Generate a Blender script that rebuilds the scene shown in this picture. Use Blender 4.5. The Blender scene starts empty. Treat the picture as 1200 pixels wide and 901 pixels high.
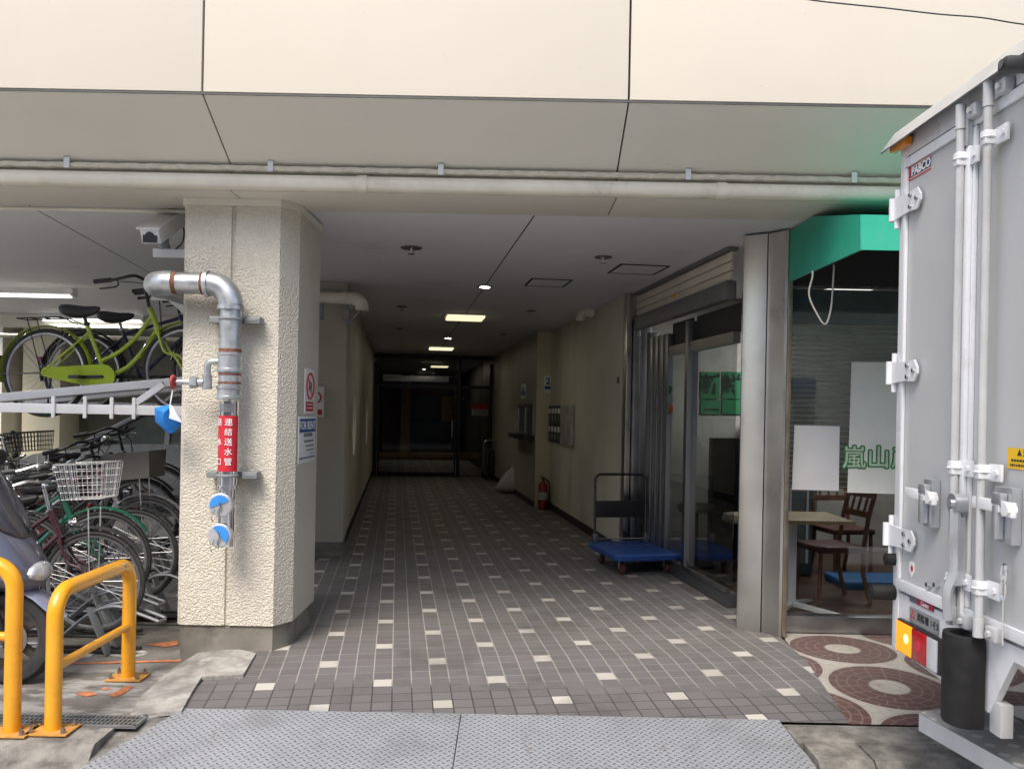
import bpy, bmesh, math, random
from mathutils import Vector, Matrix
random.seed(7)
S = bpy.context.scene
COL = S.collection
R = math.radians

# ---------------------------------------------------------------- camera, world, sun, exposure
CH = 1.5                                    # eye height above the passage floor
FPX, CX, CY, ROLL = 1002.0, 600.0, 483.5, R(1.1)
cam_d = bpy.data.cameras.new('camera')
cam = bpy.data.objects.new('camera', cam_d); COL.objects.link(cam)
cam_d.sensor_width = 36.0; cam_d.sensor_fit = 'HORIZONTAL'
cam_d.lens = 36.0 * FPX / 1200.0
cam_d.shift_y = (CY - 450.5) / 1200.0
cam_d.clip_start = 0.05; cam_d.clip_end = 500
cam.location = (0, 0, CH)
cam.rotation_euler = (Matrix.Rotation(R(90), 4, 'X') @ Matrix.Rotation(ROLL, 4, 'Z')).to_euler()
S.camera = cam

SUN_EL, SUN_AZ = R(54), R(200)              # sky bright but veiled, behind the street
world = bpy.data.worlds.new('World'); S.world = world; world.use_nodes = True
wn = world.node_tree; wn.nodes.clear()
sky = wn.nodes.new('ShaderNodeTexSky'); sky.sky_type = 'NISHITA'; sky.sun_disc = False
sky.sun_elevation = SUN_EL; sky.sun_rotation = SUN_AZ
sky.air_density = 1.0; sky.dust_density = 3.0; sky.ozone_density = 1.0
bg = wn.nodes.new('ShaderNodeBackground'); bg.inputs[1].default_value = 0.12
wo = wn.nodes.new('ShaderNodeOutputWorld')
wn.links.new(sky.outputs[0], bg.inputs[0]); wn.links.new(bg.outputs[0], wo.inputs[0])
sun_d = bpy.data.lights.new('sun', 'SUN'); sun_d.energy = 1.5; sun_d.angle = R(28); sun_d.color = (1, 0.94, 0.83)
sun = bpy.data.objects.new('sun', sun_d); COL.objects.link(sun)
sdir = Vector((math.sin(SUN_AZ) * math.cos(SUN_EL), math.cos(SUN_AZ) * math.cos(SUN_EL), math.sin(SUN_EL)))
sun.rotation_euler = sdir.to_track_quat('Z', 'Y').to_euler(); sun.location = (0, -6, 9)
S.view_settings.view_transform = 'Standard'; S.view_settings.look = 'None'
S.view_settings.gamma = 1.0; S.view_settings.exposure = 1.2
S.render.engine = 'CYCLES'
S.cycles.max_bounces = 8; S.cycles.diffuse_bounces = 4; S.cycles.glossy_bounces = 4
S.cycles.transparent_max_bounces = 16; S.cycles.caustics_reflective = False; S.cycles.caustics_refractive = False
S.cycles.use_denoising = True

# ---------------------------------------------------------------- measuring helpers (photo point + a known plane -> world point)
cr, sr = math.cos(ROLL), math.sin(ROLL)
def ray(x, y):
    u, w = (x - CX) / FPX, (CY - y) / FPX
    return u * cr - w * sr, u * sr + w * cr
def atY(x, y, Y):
    a, b = ray(x, y); return Vector((a * Y, Y, CH + b * Y))
def atZ(x, y, z):
    a, b = ray(x, y); Y = (z - CH) / b; return Vector((a * Y, Y, z))
def atX(x, y, X):
    a, b = ray(x, y); Y = X / a; return Vector((X, Y, CH + b * Y))
TH = R(7.63); ct, st = math.cos(TH), math.sin(TH)
MC = Matrix.Rotation(TH, 4, 'Z')            # passage axes: p across, q inwards
def W(p, q, z=0.0): return Vector((p * ct - q * st, p * st + q * ct, z))
def atP(x, y, p):
    a, b = ray(x, y); Y = p / (a * ct + st); return Vector((a * Y, Y, CH + b * Y))
def qof(v): return -v.x * st + v.y * ct
def pof(v): return v.x * ct + v.y * st

# ---------------------------------------------------------------- node materials
MATS = {}
class NT:
    def __init__(s, name):
        s.m = bpy.data.materials.new(name); s.m.use_nodes = True
        s.t = s.m.node_tree; s.t.nodes.clear()
        s.out = s.t.nodes.new('ShaderNodeOutputMaterial')
        s.bsdf = s.t.nodes.new('ShaderNodeBsdfPrincipled')
        s.t.links.new(s.bsdf.outputs[0], s.out.inputs[0])
        s._pos = None
    def n(s, typ, **kw):
        nd = s.t.nodes.new(typ)
        for k, v in kw.items(): setattr(nd, k, v)
        return nd
    def l(s, a, b): s.t.links.new(a, b)
    def pos(s):
        if s._pos is None: s._pos = s.n('ShaderNodeNewGeometry').outputs['Position']
        return s._pos
    def math(s, op, a, b=None, c=None, clamp=False):
        nd = s.n('ShaderNodeMath', operation=op); nd.use_clamp = clamp
        for i, v in enumerate((a, b, c)):
            if v is None: continue
            if isinstance(v, (int, float)): nd.inputs[i].default_value = v
            else: s.l(v, nd.inputs[i])
        return nd.outputs[0]
    def mix(s, f, a, b):
        nd = s.n('ShaderNodeMix', data_type='RGBA')
        for sock, v in ((nd.inputs[0], f), (nd.inputs[6], a), (nd.inputs[7], b)):
            if isinstance(v, (int, float)): sock.default_value = v
            elif isinstance(v, tuple): sock.default_value = (*v[:3], 1)
            else: s.l(v, sock)
        return nd.outputs[2]
    def noise(s, scale, detail=3, rough=.55, vec=None, dist=0):
        nd = s.n('ShaderNodeTexNoise'); nd.inputs['Scale'].default_value = scale
        nd.inputs['Detail'].default_value = detail; nd.inputs['Roughness'].default_value = rough
        nd.inputs['Distortion'].default_value = dist
        s.l(vec if vec is not None else s.pos(), nd.inputs['Vector']); return nd.outputs['Fac']
    def step(s, v, lo, hi):
        nd = s.n('ShaderNodeMapRange'); nd.clamp = True; nd.interpolation_type = 'SMOOTHSTEP'
        nd.inputs[1].default_value = lo; nd.inputs[2].default_value = hi
        s.l(v, nd.inputs[0]); return nd.outputs[0]
    def scaled(s, x, y, z):
        nd = s.n('ShaderNodeVectorMath', operation='MULTIPLY'); s.l(s.pos(), nd.inputs[0]); nd.inputs[1].default_value = (x, y, z)
        return nd.outputs[0]
    def base(s, c):
        if isinstance(c, tuple): s.bsdf.inputs['Base Color'].default_value = (*c[:3], 1)
        else: s.l(c, s.bsdf.inputs['Base Color'])
    def rough(s, v):
        if isinstance(v, (int, float)): s.bsdf.inputs['Roughness'].default_value = v
        else: s.l(v, s.bsdf.inputs['Roughness'])
    def bump(s, h, strength=.3, dist=.01):
        nd = s.n('ShaderNodeBump'); nd.inputs['Strength'].default_value = strength; nd.inputs['Distance'].default_value = dist
        s.l(h, nd.inputs['Height']); s.l(nd.outputs[0], s.bsdf.inputs['Normal'])
    def sep(s, v):
        nd = s.n('ShaderNodeSeparateXYZ'); s.l(v, nd.inputs[0]); return nd.outputs

def sc(c, k): return tuple(min(1, v * k) for v in c)
def pm(name, col, rough=.5, metal=0, var=.12, scale=6, bump=0, bscale=60, bdist=.004, dirt=None, dscale=3, damt=.5, coat=0, streak=False, spec=None):
    """general procedural surface: mottled colour, uneven gloss, optional grain and dirt"""
    if name in MATS: return MATS[name]
    t = NT(name)
    f = t.noise(scale, 4)
    c = t.mix(t.step(f, .3, .7), sc(col, 1 - var), sc(col, 1 + var))
    if dirt:
        v = t.scaled(1, 1, .18) if streak else None
        d = t.step(t.noise(dscale, 6, .65, v), .52, .75)
        c = t.mix(t.math('MULTIPLY', d, damt), c, dirt)
    t.base(c)
    t.rough(t.math('MULTIPLY_ADD', f, .25, max(.02, rough - .125), clamp=True))
    t.bsdf.inputs['Metallic'].default_value = metal
    if coat: t.bsdf.inputs['Coat Weight'].default_value = coat; t.bsdf.inputs['Coat Roughness'].default_value = .08
    if spec is not None: t.bsdf.inputs['Specular IOR Level'].default_value = spec
    if bump: t.bump(t.noise(bscale, 4, .6), bump, bdist)
    MATS[name] = t.m; return t.m
def emit(name, col, strength):
    if name in MATS: return MATS[name]
    t = NT(name); t.base(sc(col, .8)); t.bsdf.inputs['Emission Color'].default_value = (*col, 1)
    t.bsdf.inputs['Emission Strength'].default_value = strength; MATS[name] = t.m; return t.m
def glass_mat(name, tint=(.9, .93, .92), rough=.01, boost=1.0):
    if name in MATS: return MATS[name]
    t = NT(name); t.t.nodes.remove(t.bsdf)
    tr = t.n('ShaderNodeBsdfTransparent'); tr.inputs[0].default_value = (*tint, 1)
    gl = t.n('ShaderNodeBsdfGlossy'); gl.inputs['Roughness'].default_value = rough; gl.inputs[0].default_value = (.95, .97, 1, 1)
    lw = t.n('ShaderNodeLayerWeight'); lw.inputs[0].default_value = .5
    fr = t.math('MULTIPLY_ADD', t.math('POWER', lw.outputs['Facing'], 5.0), .96, .04)
    mx = t.n('ShaderNodeMixShader'); t.l(t.math('MULTIPLY', fr, boost, clamp=True), mx.inputs[0])
    t.l(tr.outputs[0], mx.inputs[1]); t.l(gl.outputs[0], mx.inputs[2]); t.l(mx.outputs[0], t.out.inputs[0])
    MATS[name] = t.m; return t.m

# ---------------------------------------------------------------- mesh builder
class MB:
    def __init__(s): s.bm = bmesh.new()
    def _tx(s, geom, M):
        if M is not None: bmesh.ops.transform(s.bm, matrix=M, verts=geom)
    def box(s, lo, hi, M=None, bev=0):
        lo, hi = Vector(lo), Vector(hi)
        g = bmesh.ops.create_cube(s.bm, size=1.0)['verts']
        c = (lo + hi) / 2; d = hi - lo
        for v in g: v.co = Vector((c.x + v.co.x * d.x, c.y + v.co.y * d.y, c.z + v.co.z * d.z))
        s._tx(g, M)
        if bev:
            es = list({e for v in g for e in v.link_edges})
            bmesh.ops.bevel(s.bm, geom=es, offset=bev, segments=2, affect='EDGES', profile=.6)
        return s
    def bar(s, p0, p1, w, h, up=(0, 0, 1), bev=0):
        p0, p1 = Vector(p0), Vector(p1); d = p1 - p0; L = d.length; x = d / L
        y = Vector(up).cross(x)
        if y.length < 1e-4: y = Vector((0, 1, 0)).cross(x)
        y.normalize(); z = x.cross(y)
        M = Matrix((x, y, z)).transposed().to_4x4(); M.translation = (p0 + p1) / 2
        return s.box((-L / 2, -w / 2, -h / 2), (L / 2, w / 2, h / 2), M, bev)
    def tube(s, pts, r, n=8, closed=False, caps=True):
        P = [Vector(p) for p in pts]; m = len(P)
        rr = r if isinstance(r, (list, tuple)) else [r] * m
        T = []
        for i in range(m):
            if closed: t = P[(i + 1) % m] - P[i - 1]
            else: t = P[min(i + 1, m - 1)] - P[max(i - 1, 0)]
            T.append(t.normalized() if t.length > 1e-9 else Vector((0, 0, 1)))
        ref = Vector((0, 0, 1)) if abs(T[0].z) < .9 else Vector((1, 0, 0))
        nrm = (ref - T[0] * ref.dot(T[0])).normalized(); rings = []
        for i in range(m):
            nrm = nrm - T[i] * nrm.dot(T[i])
            nrm = nrm.normalized() if nrm.length > 1e-6 else T[i].orthogonal().normalized()
            b = T[i].cross(nrm)
            rings.append([s.bm.verts.new(P[i] + (nrm * math.cos(2 * math.pi * k / n) + b * math.sin(2 * math.pi * k / n)) * rr[i]) for k in range(n)])
        for i in range(m if closed else m - 1):
            A, B = rings[i], rings[(i + 1) % m]
            for k in range(n): s.bm.faces.new((A[k], A[(k + 1) % n], B[(k + 1) % n], B[k]))
        if caps and not closed:
            s.bm.faces.new(rings[0][::-1]); s.bm.faces.new(rings[-1])
        return s
    def cyl(s, p0, p1, r, r2=None, n=16):
        return s.tube([p0, p1], [r, r if r2 is None else r2], n)
    def prism(s, pts, vec):
        vec = Vector(vec)
        A = [s.bm.verts.new(Vector(p)) for p in pts]; B = [s.bm.verts.new(Vector(p) + vec) for p in pts]
        n = len(pts)
        for i in range(n): s.bm.faces.new((A[i], A[(i + 1) % n], B[(i + 1) % n], B[i]))
        s.bm.faces.new(A[::-1]); s.bm.faces.new(B)
        return s
    def sheet(s, pts):
        s.bm.faces.new([s.bm.verts.new(Vector(p)) for p in pts]); return s
    def lathe(s, prof, M=None, n=20, closed=False):
        rings = []; g = []
        for r, z in prof:
            ring = [s.bm.verts.new((r * math.cos(2 * math.pi * k / n), r * math.sin(2 * math.pi * k / n), z)) for k in range(n)]
            rings.append(ring); g += ring
        m = len(rings)
        for i in range(m if closed else m - 1):
            A, B = rings[i], rings[(i + 1) % m]
            for k in range(n): s.bm.faces.new((A[k], A[(k + 1) % n], B[(k + 1) % n], B[k]))
        if not closed:
            s.bm.faces.new(rings[0][::-1]); s.bm.faces.new(rings[-1])
        s._tx(g, M); return s
    def ball(s, c, r, sx=1, sy=1, sz=1, n=12, M=None):
        g = bmesh.ops.create_uvsphere(s.bm, u_segments=n, v_segments=max(6, n // 2 + 2), radius=r)['verts']
        for v in g: v.co = Vector((v.co.x * sx, v.co.y * sy, v.co.z * sz)) + Vector(c)
        s._tx(g, M); return s
    def loft(s, rings, caps=True):
        V = [[s.bm.verts.new(Vector(p)) for p in r] for r in rings]
        for A, B in zip(V, V[1:]):
            n = len(A)
            for k in range(n): s.bm.faces.new((A[k], A[(k + 1) % n], B[(k + 1) % n], B[k]))
        if caps: s.bm.faces.new(V[0][::-1]); s.bm.faces.new(V[-1])
        return s
    def bevel(s, off, seg=2):
        bmesh.ops.bevel(s.bm, geom=[e for e in s.bm.edges if len(e.link_faces) == 2 and e.calc_face_angle(0) > R(25)], offset=off, segments=seg, affect='EDGES', profile=.6); return s
    def build(s, name, mat, parent=None, sharp=35, subsurf=0):
        bmesh.ops.recalc_face_normals(s.bm, faces=s.bm.faces)
        me = bpy.data.meshes.new(name); s.bm.to_mesh(me); s.bm.free()
        return place(me, name, mat, parent, sharp, subsurf)
def root_matrix(o):
    M = Matrix.Translation(o.location) @ o.rotation_euler.to_matrix().to_4x4()
    return root_matrix(o.parent) @ M if o.parent else M
def place(me, name, mat, parent=None, sharp=35, subsurf=0):
    me.materials.clear(); me.materials.append(mat)
    me.shade_smooth(); me.set_sharp_from_angle(angle=R(sharp))
    o = bpy.data.objects.new(name, me); COL.objects.link(o)
    if parent is not None:
        o.parent = parent; me.transform(root_matrix(parent).inverted())
    else:
        vs = [v.co for v in me.vertices]
        c = Vector(((min(v.x for v in vs) + max(v.x for v in vs)) / 2, (min(v.y for v in vs) + max(v.y for v in vs)) / 2, min(v.z for v in vs)))
        me.transform(Matrix.Translation(-c)); o.location = c
    if subsurf:
        md = o.modifiers.new('smooth', 'SUBSURF'); md.levels = subsurf; md.render_levels = subsurf
    return o
def tag(o, label=None, cat=None, group=None, kind=None):
    for k, v in (('label', label), ('category', cat), ('group', group), ('kind', kind)):
        if v: o[k] = v
    return o
def thing(name, label, cat, loc=(0, 0, 0), rotz=0, group=None):
    o = bpy.data.objects.new(name, None); COL.objects.link(o); o.empty_display_size = .1
    o.location = loc; o.rotation_euler = (0, 0, rotz)
    return tag(o, label, cat, group)
def struct(o): return tag(o, kind='structure')
def kids(o): return [c for c in COL.objects if c.parent == o]
def copy_tree(o, parent=None):
    c = o.copy(); COL.objects.link(c)
    if parent is not None: c.parent = parent
    for ch in kids(o): copy_tree(ch, c)
    return c
def text(s, org, xd, up, size, mat, parent=None, name='lettering', bold=0.0, depth=.0006, align='CENTER', stretch=1.0):
    cu = bpy.data.curves.new('t', 'FONT'); cu.body = s; cu.size = size; cu.align_x = align; cu.align_y = 'CENTER'
    cu.extrude = depth; cu.offset = bold; cu.resolution_u = 3
    ob = bpy.data.objects.new('t', cu)
    me = bpy.data.meshes.new_from_object(ob)
    bpy.data.objects.remove(ob); bpy.data.curves.remove(cu)
    if not len(me.vertices): return None
    x = Vector(xd).normalized(); u = Vector(up).normalized(); z = x.cross(u)
    M = Matrix((x * stretch, u, z)).transposed().to_4x4(); M.translation = Vector(org)
    me.transform(M)
    return place(me, name, mat, parent, 30)
def holed(outer, holes, depth, name, mat, M, parent=None):
    """flat plate in local xy with holes, extruded +-depth/2, then placed by M"""
    cu = bpy.data.curves.new('h', 'CURVE'); cu.dimensions = '2D'; cu.fill_mode = 'BOTH'; cu.extrude = depth / 2
    for loop in [outer] + holes:
        sp = cu.splines.new('POLY'); sp.points.add(len(loop) - 1); sp.use_cyclic_u = True
        for p, q in zip(sp.points, loop): p.co = (q[0], q[1], 0, 1)
    ob = bpy.data.objects.new('h', cu); me = bpy.data.meshes.new_from_object(ob)
    bpy.data.objects.remove(ob); bpy.data.curves.remove(cu); me.transform(M)
    return place(me, name, mat, parent, 30)
def arc(c, r, a0, a1, n, ax=(1, 0, 0), ay=(0, 0, 1)):
    c, ax, ay = Vector(c), Vector(ax), Vector(ay)
    return [c + ax * r * math.cos(R(a0 + (a1 - a0) * i / n)) + ay * r * math.sin(R(a0 + (a1 - a0) * i / n)) for i in range(n + 1)]
def smoothed(pts, n=6):
    P = [Vector(p) for p in pts]; out = []
    for i in range(len(P) - 1):
        p0, p1, p2, p3 = P[max(i - 1, 0)], P[i], P[i + 1], P[min(i + 2, len(P) - 1)]
        for k in range(n):
            t = k / n
            out.append(.5 * ((2 * p1) + (p2 - p0) * t + (2 * p0 - 5 * p1 + 4 * p2 - p3) * t * t + (3 * p1 - p0 - 3 * p2 + p3) * t ** 3))
    out.append(P[-1]); return out
# ================================================================ materials of the place
def floor_mat():
    t = NT('floor_tile'); s = .1072
    mp = t.n('ShaderNodeMapping', vector_type='POINT'); mp.inputs['Rotation'].default_value = (0, 0, -TH)
    t.l(t.pos(), mp.inputs[0]); o = t.sep(mp.outputs[0])
    p = t.math('MULTIPLY_ADD', o[0], 1 / s, .5 + .5 + 300); q = t.math('MULTIPLY_ADD', o[1], 1 / s, .5 - 5.5 / s + 600.003)
    # column 0 centred at p=-0.5 s, light tiles on every third column, every sixth row, alternate columns shifted three rows
    pi, qi = t.math('FLOOR', p), t.math('FLOOR', q); pf, qf = t.math('FRACT', p), t.math('FRACT', q)
    isc = t.math('COMPARE', t.math('MODULO', pi, 3.0), 0.0, .1)
    k = t.math('MODULO', t.math('DIVIDE', pi, 3.0), 2.0)
    sh = t.math('MULTIPLY', t.math('FLOOR', k), 3.0)
    isr = t.math('COMPARE', t.math('MODULO', t.math('ADD', qi, sh), 6.0), 0.0, .1)
    lt = t.math('MULTIPLY', isc, isr)
    ep = t.math('MINIMUM', pf, t.math('SUBTRACT', 1, pf)); eq = t.math('MINIMUM', qf, t.math('SUBTRACT', 1, qf))
    wob = t.math('MULTIPLY_ADD', t.noise(40, 2), .02, -.01)
    gp = t.math('SUBTRACT', 1, t.step(t.math('ADD', ep, wob), .026, .042)); gq = t.math('SUBTRACT', 1, t.step(t.math('ADD', eq, wob), .022, .036))
    g = t.math('MAXIMUM', gp, gq)
    cv = t.n('ShaderNodeCombineXYZ'); t.l(pi, cv.inputs[0]); t.l(qi, cv.inputs[1])
    wn_ = t.n('ShaderNodeTexWhiteNoise', noise_dimensions='3D'); t.l(cv.outputs[0], wn_.inputs['Vector']); rv = wn_.outputs['Value']
    dark = t.mix(rv, (.108, .106, .109), (.152, .149, .153))
    dark = t.mix(t.step(t.noise(220, 2), .35, .7), dark, (.165, .15, .15))
    pale = t.mix(rv, (.40, .38, .345), (.52, .50, .45))
    c = t.mix(lt, dark, pale)
    gn = t.noise(2.2, 4)
    # grout: worn pale inside, dark with street dirt near the entrance
    oy = t.sep(t.pos())[1]
    front = t.step(t.math('ADD', oy, t.math('MULTIPLY', gn, .5)), 4.95, 5.15)
    gc_p = t.mix(front, (.06, .055, .052), (.32, .30, .275)); gc_q = t.mix(front, (.055, .05, .048), t.mix(t.noise(9, 3), (.10, .095, .09), (.38, .36, .33)))
    gm = t.mix(gp, gc_q, gc_p)
    c = t.mix(g, c, gm)
    c = t.mix(t.math('MULTIPLY', t.step(t.noise(1.3, 6, .7), .48, .7), .5), c, (.072, .067, .063))
    c = t.mix(t.math('MULTIPLY', t.step(t.noise(14, 5, .7), .62, .72), .35), c, (.05, .046, .043))
    t.base(c)
    t.rough(t.math('MULTIPLY_ADD', t.noise(7, 4), .25, .48, clamp=True)); t.bsdf.inputs['Specular IOR Level'].default_value = .3
    t.bump(t.math('SUBTRACT', t.math('MULTIPLY', t.noise(180, 3), .25), g), .5, .002)
    MATS['floor_tile'] = t.m; return t.m
def hex_mat():
    t = NT('circle_paving'); o = t.sep(t.pos())
    a, b = 1.212, .70
    def cell(ox, oy):
        x = t.math('SUBTRACT', o[0], 2.195 + ox - 30 * a); y = t.math('SUBTRACT', o[1], 4.905 + oy - 30 * b)
        x = t.math('MULTIPLY', t.math('SUBTRACT', t.math('FRACT', t.math('ADD', t.math('DIVIDE', x, a), .5)), .5), a)
        y = t.math('MULTIPLY', t.math('SUBTRACT', t.math('FRACT', t.math('ADD', t.math('DIVIDE', y, b), .5)), .5), b)
        d = t.math('SQRT', t.math('ADD', t.math('MULTIPLY', x, x), t.math('MULTIPLY', y, y)))
        return x, y, d
    x1, y1, d1 = cell(0, 0); x2, y2, d2 = cell(a / 2, b / 2)
    first = t.math('LESS_THAN', d1, d2)
    def pick(u, v): return t.math('ADD', t.math('MULTIPLY', u, first), t.math('MULTIPLY', v, t.math('SUBTRACT', 1, first)))
    x, y, d = pick(x1, x2), pick(y1, y2), t.math('MINIMUM', d1, d2)
    ang = t.math('ARCTAN2', y, x)
    ring = t.math('FRACT', t.math('MULTIPLY', d, 17.5)); rid = t.math('FLOOR', t.math('MULTIPLY', d, 17.5))
    nseg = t.math('MULTIPLY_ADD', rid, 3.0, 5.0)
    sg = t.math('FRACT', t.math('ADD', t.math('MULTIPLY', ang, t.math('MULTIPLY', nseg, .15915)), t.math('MULTIPLY', rid, .37)))
    er = t.math('MINIMUM', ring, t.math('SUBTRACT', 1, ring)); es = t.math('MULTIPLY', t.math('MINIMUM', sg, t.math('SUBTRACT', 1, sg)), 1.4)
    g = t.math('SUBTRACT', 1, t.step(t.math('MINIMUM', er, es), .04, .09))
    n1 = t.noise(9, 4)
    red = t.mix(n1, (.085, .048, .044), (.14, .078, .070)); cream = t.mix(t.noise(14, 4), (.36, .34, .30), (.48, .455, .405))
    cen = t.math('SUBTRACT', 1, t.step(d, .105, .112)); outr = t.step(d, .326, .333)
    c = t.mix(t.math('MAXIMUM', cen, outr), red, cream)
    c = t.mix(t.math('MULTIPLY', g, .45), c, (.30, .24, .21))
    c = t.mix(t.math('MULTIPLY', t.step(t.noise(2.5, 6, .7), .5, .75), .4), c, (.10, .08, .07))
    t.base(c); t.rough(.6); t.bump(t.math('SUBTRACT', t.math('MULTIPLY', t.noise(150, 3), .4), g), .4, .002)
    MATS['circle_paving'] = t.m; return t.m
def plate_mat():
    t = NT('checker_plate'); o = t.sep(t.pos())
    sx = 1 / .030
    x, y = t.math('MULTIPLY', t.math('ADD', o[0], 50), sx), t.math('MULTIPLY', t.math('ADD', o[1], 50), sx)
    u = t.math('MULTIPLY', t.math('ADD', x, y), .7071); v = t.math('MULTIPLY', t.math('ADD', t.math('SUBTRACT', x, y), 4000), .7071)
    iu, iv = t.math('FLOOR', u), t.math('FLOOR', v)
    fu, fv = t.math('SUBTRACT', t.math('FRACT', u), .5), t.math('SUBTRACT', t.math('FRACT', v), .5)
    par = t.math('MODULO', t.math('ADD', iu, iv), 2.0)
    def loz(a, b):
        a2 = t.math('DIVIDE', a, .47); b2 = t.math('DIVIDE', b, .13)
        return t.math('ADD', t.math('MULTIPLY', a2, a2), t.math('MULTIPLY', b2, b2))
    e = t.mix(par, loz(fu, fv), loz(fv, fu))
    bw = t.n('ShaderNodeSeparateColor'); t.l(e, bw.inputs[0]); e = bw.outputs[0]
    m = t.math('SUBTRACT', 1, t.step(e, .5, 1.15))
    n = t.noise(5, 5, .6)
    base = t.mix(n, (.33, .35, .385), (.47, .49, .53))
    c = t.mix(t.math('MULTIPLY', m, .8), base, (.085, .085, .09))  # tread lozenges darkened in the colour for reflection off worn steel
    rust = t.step(t.noise(1.0, 6, .7, t.scaled(6, 1.4, 1)), .60, .72)
    c = t.mix(t.math('MULTIPLY', rust, .6), c, (.17, .105, .075))
    c = t.mix(t.math('MULTIPLY', t.step(t.noise(3, 5), .5, .7), .35), c, (.20, .20, .21))
    t.base(c); t.bsdf.inputs['Metallic'].default_value = .45; t.rough(.5)
    t.bump(t.math('ADD', m, t.math('MULTIPLY', t.noise(120, 3), .15)), .8, .003)
    MATS['checker_plate'] = t.m; return t.m
def stucco_mat(name, col, amt=.9, dirt=(.30, .28, .23)):
    t = NT(name)
    vo = t.n('ShaderNodeTexVoronoi', feature='SMOOTH_F1'); vo.inputs['Scale'].default_value = 88; vo.inputs['Smoothness'].default_value = .8
    wv = t.n('ShaderNodeVectorMath', operation='ADD'); ns = t.n('ShaderNodeTexNoise'); ns.inputs['Scale'].default_value = 30
    t.l(t.pos(), ns.inputs['Vector']); sc_ = t.n('ShaderNodeVectorMath', operation='SCALE'); t.l(ns.outputs['Color'], sc_.inputs[0]); sc_.inputs['Scale'].default_value = .03
    t.l(t.pos(), wv.inputs[0]); t.l(sc_.outputs[0], wv.inputs[1]); t.l(wv.outputs[0], vo.inputs['Vector'])
    h = t.math('ADD', t.step(vo.outputs['Distance'], .1, .75), t.math('MULTIPLY', t.noise(170, 3, .6), .5))
    c = t.mix(t.noise(3, 5, .6), sc(col, .9), sc(col, 1.05))
    c = t.mix(t.math('MULTIPLY', t.step(h, .75, 1.3), .25), c, sc(col, .7))
    d = t.step(t.noise(1.4, 6, .7, t.scaled(1, 1, .35)), .53, .75)
    c = t.mix(t.math('MULTIPLY', d, .4), c, dirt)
    t.base(c); t.rough(.82); t.bump(t.math('SUBTRACT', 1, h), amt, .0055)
    MATS[name] = t.m; return t.m
def ceiling_mat():
    t = NT('ceiling_board'); mp = t.n('ShaderNodeMapping', vector_type='POINT'); mp.inputs['Rotation'].default_value = (0, 0, -TH)
    t.l(t.pos(), mp.inputs[0]); o = t.sep(mp.outputs[0])
    def lines(v, off, per, w):
        f = t.math('FRACT', t.math('DIVIDE', t.math('ADD', v, 100 * per - off), per))
        e = t.math('MULTIPLY', t.math('MINIMUM', f, t.math('SUBTRACT', 1, f)), per)
        return t.math('SUBTRACT', 1, t.step(e, w * .6, w))
    a = lines(o[0], .87, 3.3, .007); b = lines(o[1], 6.9, .91, .003)
    c = t.mix(t.noise(1.5, 4), (.70, .705, .73), (.78, .785, .81))
    c = t.mix(t.math('MULTIPLY', b, t.math('MULTIPLY', t.noise(1.2, 2), .8)), c, (.72, .70, .66)); c = t.mix(a, c, (.05, .05, .05))
    c = t.mix(t.math('MULTIPLY', t.step(t.noise(1.1, 6, .7), .55, .8), .3), c, (.30, .29, .27))
    t.base(c); t.rough(.6); t.bump(t.math('MULTIPLY', a, -1), .4, .004)
    MATS['ceiling_board'] = t.m; return t.m
def ground_mat():
    t = NT('worn_concrete'); o = t.sep(t.pos())
    c = t.mix(t.step(t.noise(1.6, 6, .7), .3, .7), (.13, .12, .108), (.29, .275, .25))
    c = t.mix(t.step(t.noise(160, 3), .4, .75), c, (.12, .112, .10))
    wash = t.math('MULTIPLY', t.step(t.noise(2.6, 5, .65, t.scaled(1, 2.2, 1)), .47, .6), t.math('SUBTRACT', 1, t.step(o[1], 4.95, 5.25)))
    c = t.mix(t.math('MULTIPLY', wash, .8), c, (.44, .43, .41))
    c = t.mix(t.math('MULTIPLY', t.step(t.noise(3.1, 6, .7), .55, .66), .55), c, (.085, .08, .075))
    t.base(c); t.rough(.85); t.bump(t.noise(70, 6, .75), .8, .010)
    MATS['worn_concrete'] = t.m; return t.m
def asphalt_mat():
    t = NT('asphalt')
    c = t.mix(t.step(t.noise(260, 2), .35, .7), (.38, .375, .36), (.50, .49, .47)); c = t.mix(t.noise(.8, 5), c, (.42, .41, .395))
    t.base(c); t.rough(.85); t.bump(t.noise(230, 3), .6, .006); MATS['asphalt'] = t.m; return t.m
def panel_mat(name, col):
    t = NT(name)
    c = t.mix(t.noise(1.0, 4), sc(col, .94), sc(col, 1.03))
    c = t.mix(t.math('MULTIPLY', t.step(t.noise(1.7, 6, .65, t.scaled(1, 1, .12)), .5, .75), .16), c, sc(col, .72))
    c = t.mix(t.math('MULTIPLY', t.step(t.noise(24, 5, .75), .66, .72), .3), c, sc(col, .5))
    t.base(c); t.rough(.55); t.bump(t.noise(500, 2), .06, .001); MATS[name] = t.m; return t.m
M_floor, M_hex, M_plate, M_ceil, M_ground, M_asph = floor_mat(), hex_mat(), plate_mat(), ceiling_mat(), ground_mat(), asphalt_mat()
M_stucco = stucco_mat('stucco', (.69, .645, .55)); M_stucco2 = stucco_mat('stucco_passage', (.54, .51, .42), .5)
M_cream = panel_mat('cream_panel', (.645, .595, .505)); M_soffit = panel_mat('soffit_panel', (.80, .77, .69)); M_beam = panel_mat('beam_paint', (.70, .67, .59))
M_plinth = pm('plinth_concrete', (.22, .205, .175), .85, var=.2, scale=5, bump=.4, bscale=90, dirt=(.07, .065, .055), dscale=4, damt=.7)
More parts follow.
